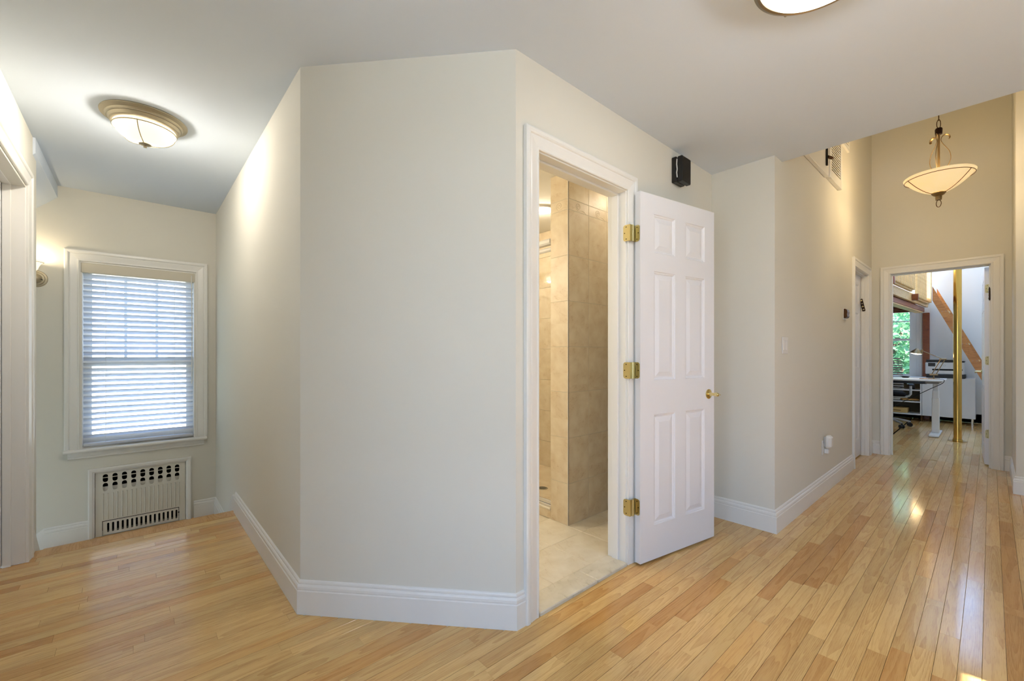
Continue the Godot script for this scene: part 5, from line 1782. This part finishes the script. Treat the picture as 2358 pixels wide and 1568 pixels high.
func build_cabinet() -> void:
	var y0 := 0.105
	var y1 := 0.765
	var t := thing("sideboard", "long white sideboard with open shelves below the office window", "sideboard", Vector3(-0.79, 0, -10.35))
	var d := 0.18
	# closed unit on the right
	var b := MB.new()
	b.cbox(Vector3(0.0, y0, -d), Vector3(0.626, y1, d - 0.018), 0.002)
	obj("closed_unit", b, M.lacquer_white, t)
	b = MB.new()
	b.cbox(Vector3(0.003, y0 + 0.003, d - 0.018), Vector3(0.623, y1 - 0.006, d), 0.002)
	obj("door_panel", b, M.lacquer_white, t)
	# open unit on the left
	b = MB.new()
	b.box(Vector3(-0.96, y0, -d), Vector3(-0.94, y1, d)); b.box(Vector3(-0.022, y0, -d), Vector3(-0.002, y1, d)); b.box(Vector3(-0.94, y1 - 0.02, -d), Vector3(-0.022, y1, d)); b.box(Vector3(-0.94, y0, -d), Vector3(-0.022, y0 + 0.022, d))
	obj("open_unit", b, M.lacquer_white, t)
	b = MB.new()
	b.box(Vector3(-0.94, y0 + 0.022, -d), Vector3(-0.022, y1 - 0.02, -d + 0.01))
	obj("back_panel", b, M.shelf_dark, t)
	for y in [0.525, 0.32]:
		b = MB.new()
		b.cbox(Vector3(-0.94, y, -d + 0.01), Vector3(-0.022, y + 0.02, d - 0.005), 0.001)
		obj("shelf", b, M.lacquer_white, t)
	for x in [-0.9, -0.01, 0.59]:
		for z in [-0.12, 0.14]:
			b = MB.new()
			b.tube([Vector3(x, 0, z), Vector3(x, y0, z)], 0.016, 14)
			obj("leg", b, M.chrome if x > 0 else M.bronze, t)
	# on the shelves
	b = MB.new()
	b.cbox(Vector3(-1.50, 0.128, -10.42), Vector3(-0.97, 0.215, -10.19), 0.004)
	var o := obj("wooden_box", b, M.tray_wood)
	tag(o, "light wooden box with brass latch on the bottom sideboard shelf", "box")
	b = MB.new()
	b.cbox(Vector3(-1.20, 0.165, -10.19), Vector3(-1.06, 0.173, -10.182), 0.002)
	obj("clasp", b, M.bronze, o)
	b = MB.new()
	b.cbox(Vector3(-1.25, 0.341, -10.45), Vector3(-0.93, 0.352, -10.22), 0.002)
	tag(obj("folder", b, M.plastic_black), "flat black folder on the middle sideboard shelf", "folder")
	b = MB.new()
	b.T = Transform3D(Basis(Vector3.UP, 0.3), Vector3(-0.95, 0.353, -10.32))
	b.cbox(Vector3(-0.12, 0, -0.08), Vector3(0.10, 0.02, 0.08), 0.002)
	tag(obj("envelope", b, M.paper), "tan padded envelope on the middle sideboard shelf", "envelope")
	t = thing("headphones", "black headphones on the top sideboard shelf", "headphones", Vector3(-0.98, 0.545, -10.24))
	var pts := []
	for k in 15: pts.append(Vector3(0.08 * cos(PI * k / 14), 0.07 + 0.095 * sin(PI * k / 14), 0))
	b = MB.new()
	b.tube(pts, 0.008, 8)
	obj("band", b, M.plastic_black, t)
	for x in [-0.08, 0.08]:
		b = MB.new()
		b.T = Transform3D(Basis(Vector3.BACK, PI / 2), Vector3(x, 0.042, 0))
		b.lathe([Vector2(0, 0.02), Vector2(0.034, 0.018), Vector2(0.042, 0.0), Vector2(0.034, -0.018), Vector2(0, -0.02)], 20, 60)
		obj("ear_cup", b, M.fabric_black, t)
	# printer
	t = thing("printer", "white office printer with black lid and tray on the sideboard", "printer", Vector3(-0.512, y1, -10.34))
	b = MB.new()
	b.cbox(Vector3(-0.235, 0.062, -0.16), Vector3(0.225, 0.262, 0.17), 0.008)
	obj("body", b, M.lacquer_white, t)
	b = MB.new()
	b.cbox(Vector3(-0.225, 0.0, -0.16), Vector3(0.240, 0.062, 0.185), 0.006)
	obj("paper_tray", b, M.plastic_black, t)
	b = MB.new()
	b.cbox(Vector3(-0.225, 0.274, -0.16), Vector3(0.232, 0.282, 0.175), 0.003)
	b.cbox(Vector3(-0.225, 0.286, -0.15), Vector3(0.10, 0.305, 0.165), 0.004)
	b.cbox(Vector3(-0.225, 0.262, -0.15), Vector3(0.225, 0.286, 0.16), 0.002)
	obj("lid", b, M.plastic_black, t)
	b = MB.new()
	b.cbox(Vector3(-0.20, 0.195, 0.165), Vector3(-0.112, 0.252, 0.175), 0.003)
	obj("control_panel", b, M.plastic_black, t)
	b = MB.new()
	b.cbox(Vector3(-0.150, 0.125, 0.160), Vector3(0.205, 0.152, 0.1715), 0.001)
	obj("output_slot", b, M.black_void, t)
	b = MB.new()
	var ring := []
	for k in 24: ring.append(Vector3(-0.005 + 0.013 * cos(TAU * k / 24), 0.210 + 0.013 * sin(TAU * k / 24), 0.171))
	b.tube(ring, 0.0012, 5, true)
	obj("round_mark", b, M.fabric_grey, t)

func build_chair() -> void:
	var at := Vector3(-1.13, 0, -9.20)
	var t := thing("office_chair", "grey ribbed office chair with black seat and white arms behind the desk", "office chair", at, 0.15)
	for k in 5:
		var an := TAU * k / 5 + 0.30
		var d := Vector3(cos(an), 0, -sin(an))
		var b := MB.new()
		b.tube([Vector3(0, 0.13, 0), d * 0.14 + Vector3(0, 0.115, 0), d * 0.30 + Vector3(0, 0.078, 0)], 0.021, 8, false, 0.8)
		obj("base_arm", b, M.fabric_grey, t)
		b = MB.new()
		var side := d.cross(Vector3.UP)
		for s in [-1.0, 1.0]:
			b.T = Transform3D(Basis(side, d, side.cross(d)), d * 0.295 + Vector3(0, 0.031, 0) + side * 0.017 * s)
			b.T.basis = Basis(d, side, d.cross(side))
			b.lathe([Vector2(0, -0.011), Vector2(0.028, -0.011), Vector2(0.031, -0.006), Vector2(0.031, 0.006), Vector2(0.028, 0.011), Vector2(0, 0.011)], 16)
		b.T = Transform3D()
		b.tube([d * 0.295 + Vector3(0, 0.031, 0), d * 0.297 + Vector3(0, 0.08, 0)], 0.012, 8)
		obj("caster", b, M.plastic_black, t)
	var b := MB.new()
	b.tube([Vector3(0, 0.11, 0), Vector3(0, 0.45, 0)], 0.025, 14)
	obj("gas_lift", b, M.chrome, t)
	b = MB.new()
	b.cbox(Vector3(-0.16, 0.44, -0.12), Vector3(0.16, 0.475, 0.12), 0.012)
	b.cbox(Vector3(-0.24, 0.485, -0.24), Vector3(0.24, 0.50, 0.24), 0.006)
	obj("seat_frame", b, M.lacquer_white, t)
	b = MB.new()
	b.cbox(Vector3(-0.235, 0.50, -0.235), Vector3(0.235, 0.565, 0.235), 0.03)
	obj("seat", b, M.fabric_black, t)
	for s in [-1.0, 1.0]:
		b = MB.new()
		b.tube([Vector3(0.10 * s, 0.47, 0.03), Vector3(0.20 * s, 0.485, 0.03), Vector3(0.265 * s, 0.50, 0.03), Vector3(0.285 * s, 0.53, 0.03), Vector3(0.285 * s, 0.60, 0.03), Vector3(0.285 * s, 0.665, 0.03)], 0.022, 10, false, 0.75)
		obj("arm_bracket", b, M.lacquer_white, t)
		b = MB.new()
		b.cbox(Vector3(0.285 * s - 0.04, 0.665, -0.10), Vector3(0.285 * s + 0.04, 0.70, 0.14), 0.012)
		obj("arm_pad", b, M.plastic_black, t)
	# ribbed back
	b = MB.new()
	b.cbox(Vector3(-0.02, 0.45, -0.30), Vector3(0.02, 0.75, -0.27), 0.008)
	obj("back_post", b, M.lacquer_white, t)
	var rows := 14
	for k in rows:
		var y := 0.60 + 0.038 * k
		var wd := 0.215 - 0.045 * pow(float(k) / rows, 3.0)
		b = MB.new()
		var pts := []
		for j in 9:
			var s := j / 8.0 * 2 - 1
			pts.append(Vector3(wd * s, y, -0.265 - 0.02 * sin(k * 0.22) + 0.035 * s * s))
		b.tube(pts, 0.0195, 8, false, 0.55)
		obj("back_rib", b, M.fabric_grey, t)


func build_loft() -> void:
	var a := Vector2(-0.93, -7.50)
	var e := Vector2(-0.745, -10.62)
	var dir := (e - a).normalized()
	var len_ := a.distance_to(e)
	var basis := Basis(Vector3(dir.x, 0, dir.y), Vector3.UP, Vector3(dir.x, 0, dir.y).cross(Vector3.UP))   # x along the edge, z out over the room
	var org := Vector3(a.x, 0, a.y)
	var t := thing("loft_platform", "pine loft platform with red-brown joists over the office window", "loft", org)
	t.basis = basis
	var b := MB.new()
	b.cbox(Vector3(-0.8, 2.005, -0.04), Vector3(len_, 2.135, 0.0), 0.003)
	obj("fascia", b, M.pine, t)
	b = MB.new()
	b.cbox(Vector3(-0.8, 1.925, -0.13), Vector3(len_, 2.004, -0.045), 0.003)
	obj("beam", b, M.cherry, t)
	b = MB.new()
	b.cbox(Vector3(-0.8, 1.905, -0.15), Vector3(len_ - 0.12, 1.924, -0.05), 0.002)
	obj("ledger", b, M.pine, t)
	for k in 8:
		b = MB.new()
		b.cbox(Vector3(0.12 + 0.40 * k, 1.93, -1.60), Vector3(0.165 + 0.40 * k, 2.10, -0.14), 0.002)
		obj("joist", b, M.wood_red, t)
	for k in 12:
		b = MB.new()
		b.cbox(Vector3(-0.78, 2.102, -0.045 - 0.13 * (k + 1) + 0.002), Vector3(len_ - 0.13, 2.134, -0.045 - 0.13 * k), 0.002)
		obj("deck_board", b, M.pine, t)
	# railings: one on top of the deck, one fixed outside the fascia
	for q in [[0.05, 1.50, 2.137, 0.003, 0.0], [1.68, 2.96, 2.045, 0.003, 0.0]]:
		var r := thing("loft_railing", "pine baluster railing standing on the loft deck" if q[0] < 1.0 else "sunlit pine baluster railing fixed outside the loft edge", "railing", org)
		r.basis = basis
		b = MB.new()
		b.cbox(Vector3(q[0], q[2], q[3]), Vector3(q[1], q[2] + 0.065, q[3] + 0.035), 0.004)
		b.cbox(Vector3(q[0], 3.02, q[3] - 0.01), Vector3(q[1], 3.06, q[3] + 0.065), 0.004)
		obj("rail", b, M.pine, r)
		b = MB.new()
		b.cbox(Vector3(q[0] - 0.002, q[2] - 0.03, q[3]), Vector3(q[0] + 0.045, q[2] + 0.07, q[3] + 0.075), 0.003)
		obj("rail_block", b, M.cherry if q[3] > 0 else M.pine, r)
		var n := int((q[1] - q[0]) / 0.105)
		var bm := MB.new()
		bm.cbox(Vector3(-0.018, q[2] + 0.02, q[3] + 0.035), Vector3(0.018, 3.02, q[3] + 0.068), 0.004)
		var mesh := bm.mesh()
		for k in n + 1:
			var o := inst("baluster", mesh, M.pine, r)
			o.position.x = lerpf(q[0] + 0.03, q[1] - 0.03, float(k) / n)
	# post
	b = MB.new()
	b.cbox(Vector3(-0.812, 0, -10.645), Vector3(-0.722, 1.905, -10.56), 0.004)
	tag(obj("loft_post", b, M.cherry), "red-brown wooden post carrying the loft beside the window", "post")
	# ladder
	t = thing("loft_ladder", "steep orange wooden ladder leaning up to the loft", "ladder", Vector3(0.224, 0, -9.93))
	var slope := 2.37
	var hw := 0.10
	for z in [0.0, -0.40]:
		b = MB.new()
		b.prism([Vector2(0, 0), Vector2(hw, 0), Vector2(-0.869, 2.297), Vector2(-0.869, 2.06)], Vector3(0.03 if z < 0 else 0.0, 0, z - 0.03), Vector3.RIGHT, Vector3.UP, 0.03)
		obj("stringer", b, M.fir, t)
	for k in 7:
		var y := 0.25 + 0.27 * k
		var x := -y / slope
		b = MB.new()
		b.cbox(Vector3(x + 0.012, y - 0.014, -0.40), Vector3(x + 0.112, y + 0.014, -0.03), 0.003)
		obj("rung", b, M.pine, t)
		for dx in [0.035, 0.08]:
			b = MB.new()
			b.tube([Vector3(x + dx, y, -0.002), Vector3(x + dx, y, 0.002)], 0.006, 8)
			obj("bolt", b, M.fabric_grey, t)


# ---------------------------------------------------------------- outside
func build_garden() -> void:
	var b := MB.new()
	b.box(Vector3(-60, -3.5, -60), Vector3(60, -3.2, 60))
	var g := obj("lawn", b, M.lawn)
	tag(g, "green lawn below the house", "lawn", "", "structure")
	var n := 0
	for q in [[-1.7, -14.6, 1.7, 4.2, "leaf"], [2.4, -17.5, 2.0, 4.4, "leaf_light"], [-5.8, -17.5, 2.1, 4.4, "leaf"], [-2.2, -20.5, 2.8, 5.0, "leaf_light"]]:
		tree(Vector3(q[0], -3.2, q[1]), q[2], q[3], M[q[4]], ["dark green leafy tree close behind the office window", "pale green leafy tree right of the office window view", "dark green tree further left beyond the office window", "pale green tree furthest behind the office window"][n], n)
		n += 1
	# neighbouring house behind the blind
	var t := thing("neighbour_house", "white clapboard house seen through the landing blind", "house", Vector3(-16.0, -3.2, 0.2))
	for k in 30:
		b = MB.new()
		b.cbox(Vector3(-0.1, 0.30 * k, -5.0), Vector3(0.03, 0.30 * k + 0.292, 5.0), 0.012)
		obj("clapboard", b, M.siding, t)
	b = MB.new()
	b.box(Vector3(-5, 0, -4.95), Vector3(-0.1, 9.0, 4.95))
	obj("house_body", b, M.siding, t)
	b = MB.new()
	b.prism([Vector2(0.5, 9.0), Vector2(-2.5, 11.0), Vector2(-5.5, 9.0)], Vector3(0, 0, -5.3), Vector3.RIGHT, Vector3.UP, 10.6)
	obj("roof", b, M.roofing, t)
	for q in [[-2.6, 2.2], [0.2, 2.2], [2.8, 2.2], [-2.6, 6.0], [0.2, 6.0], [2.8, 6.0]]:
		var z: float = q[0]
		b = MB.new()
		b.cbox(Vector3(0.02, q[1], z - 0.5), Vector3(0.07, q[1] + 1.5, z + 0.5), 0.01)
		var w := obj("window", b, M.trim_white, t)
		b = MB.new()
		b.box(Vector3(0.07, q[1] + 0.1, z - 0.4), Vector3(0.075, q[1] + 1.4, z + 0.4))
		obj("pane", b, M.fabric_grey, w)

func tree(at: Vector3, r: float, h: float, m: Material, label: String, seed_: int) -> void:
	var t := thing("garden_tree", label, "tree", at, 0, "trees outside the office window")
	var b := MB.new()
	b.tube([Vector3(0, 0, 0), Vector3(0.05, h * 0.5, 0.03), Vector3(-0.03, h * 1.1, 0)], 0.14, 10)
	for k in 7:
		var an := k * 2.4
		b.tube([Vector3(0, h * 0.5 + 0.2 * k, 0), Vector3(cos(an) * r * 0.4, h * 0.75 + 0.25 * k, sin(an) * r * 0.4), Vector3(cos(an) * r * 0.8, h * 0.85 + 0.3 * k, sin(an) * r * 0.8)], 0.04, 6)
	obj("trunk", b, M.bark, t)
	var leaf := MB.new()
	leaf.tri(Vector3(0, 0, 0), Vector3(0.045, 0.01, 0.07), Vector3(0, 0.0, 0.15))
	leaf.tri(Vector3(0, 0, 0), Vector3(0, 0.0, 0.15), Vector3(-0.045, 0.01, 0.07))
	var mm := MultiMesh.new()
	mm.transform_format = MultiMesh.TRANSFORM_3D
	mm.mesh = leaf.mesh()
	var rr := RandomNumberGenerator.new()
	rr.seed = 700 + seed_
	var count := 4200
	mm.instance_count = count
	for k in count:
		var d := Vector3(rr.randfn(), rr.randfn(), rr.randfn()).normalized() * pow(rr.randf(), 0.45)
		var p := Vector3(d.x * r, h + d.y * r * 1.25, d.z * r)
		p += Vector3(sin(p.y * 3.0 + p.z * 2.0), sin(p.x * 3.3), sin(p.x * 2.1 + p.y)) * 0.25
		var bs := Basis.from_euler(Vector3(rr.randf_range(-1.2, 1.2), rr.randf() * TAU, rr.randf_range(-0.8, 0.8))) * rr.randf_range(0.8, 1.5)
		mm.set_instance_transform(k, Transform3D(bs, p))
	var mi := MultiMeshInstance3D.new()
	mi.name = "foliage"
	mi.multimesh = mm
	mi.material_override = m
	mi.set_meta("kind", "stuff")
	t.add_child(mi)
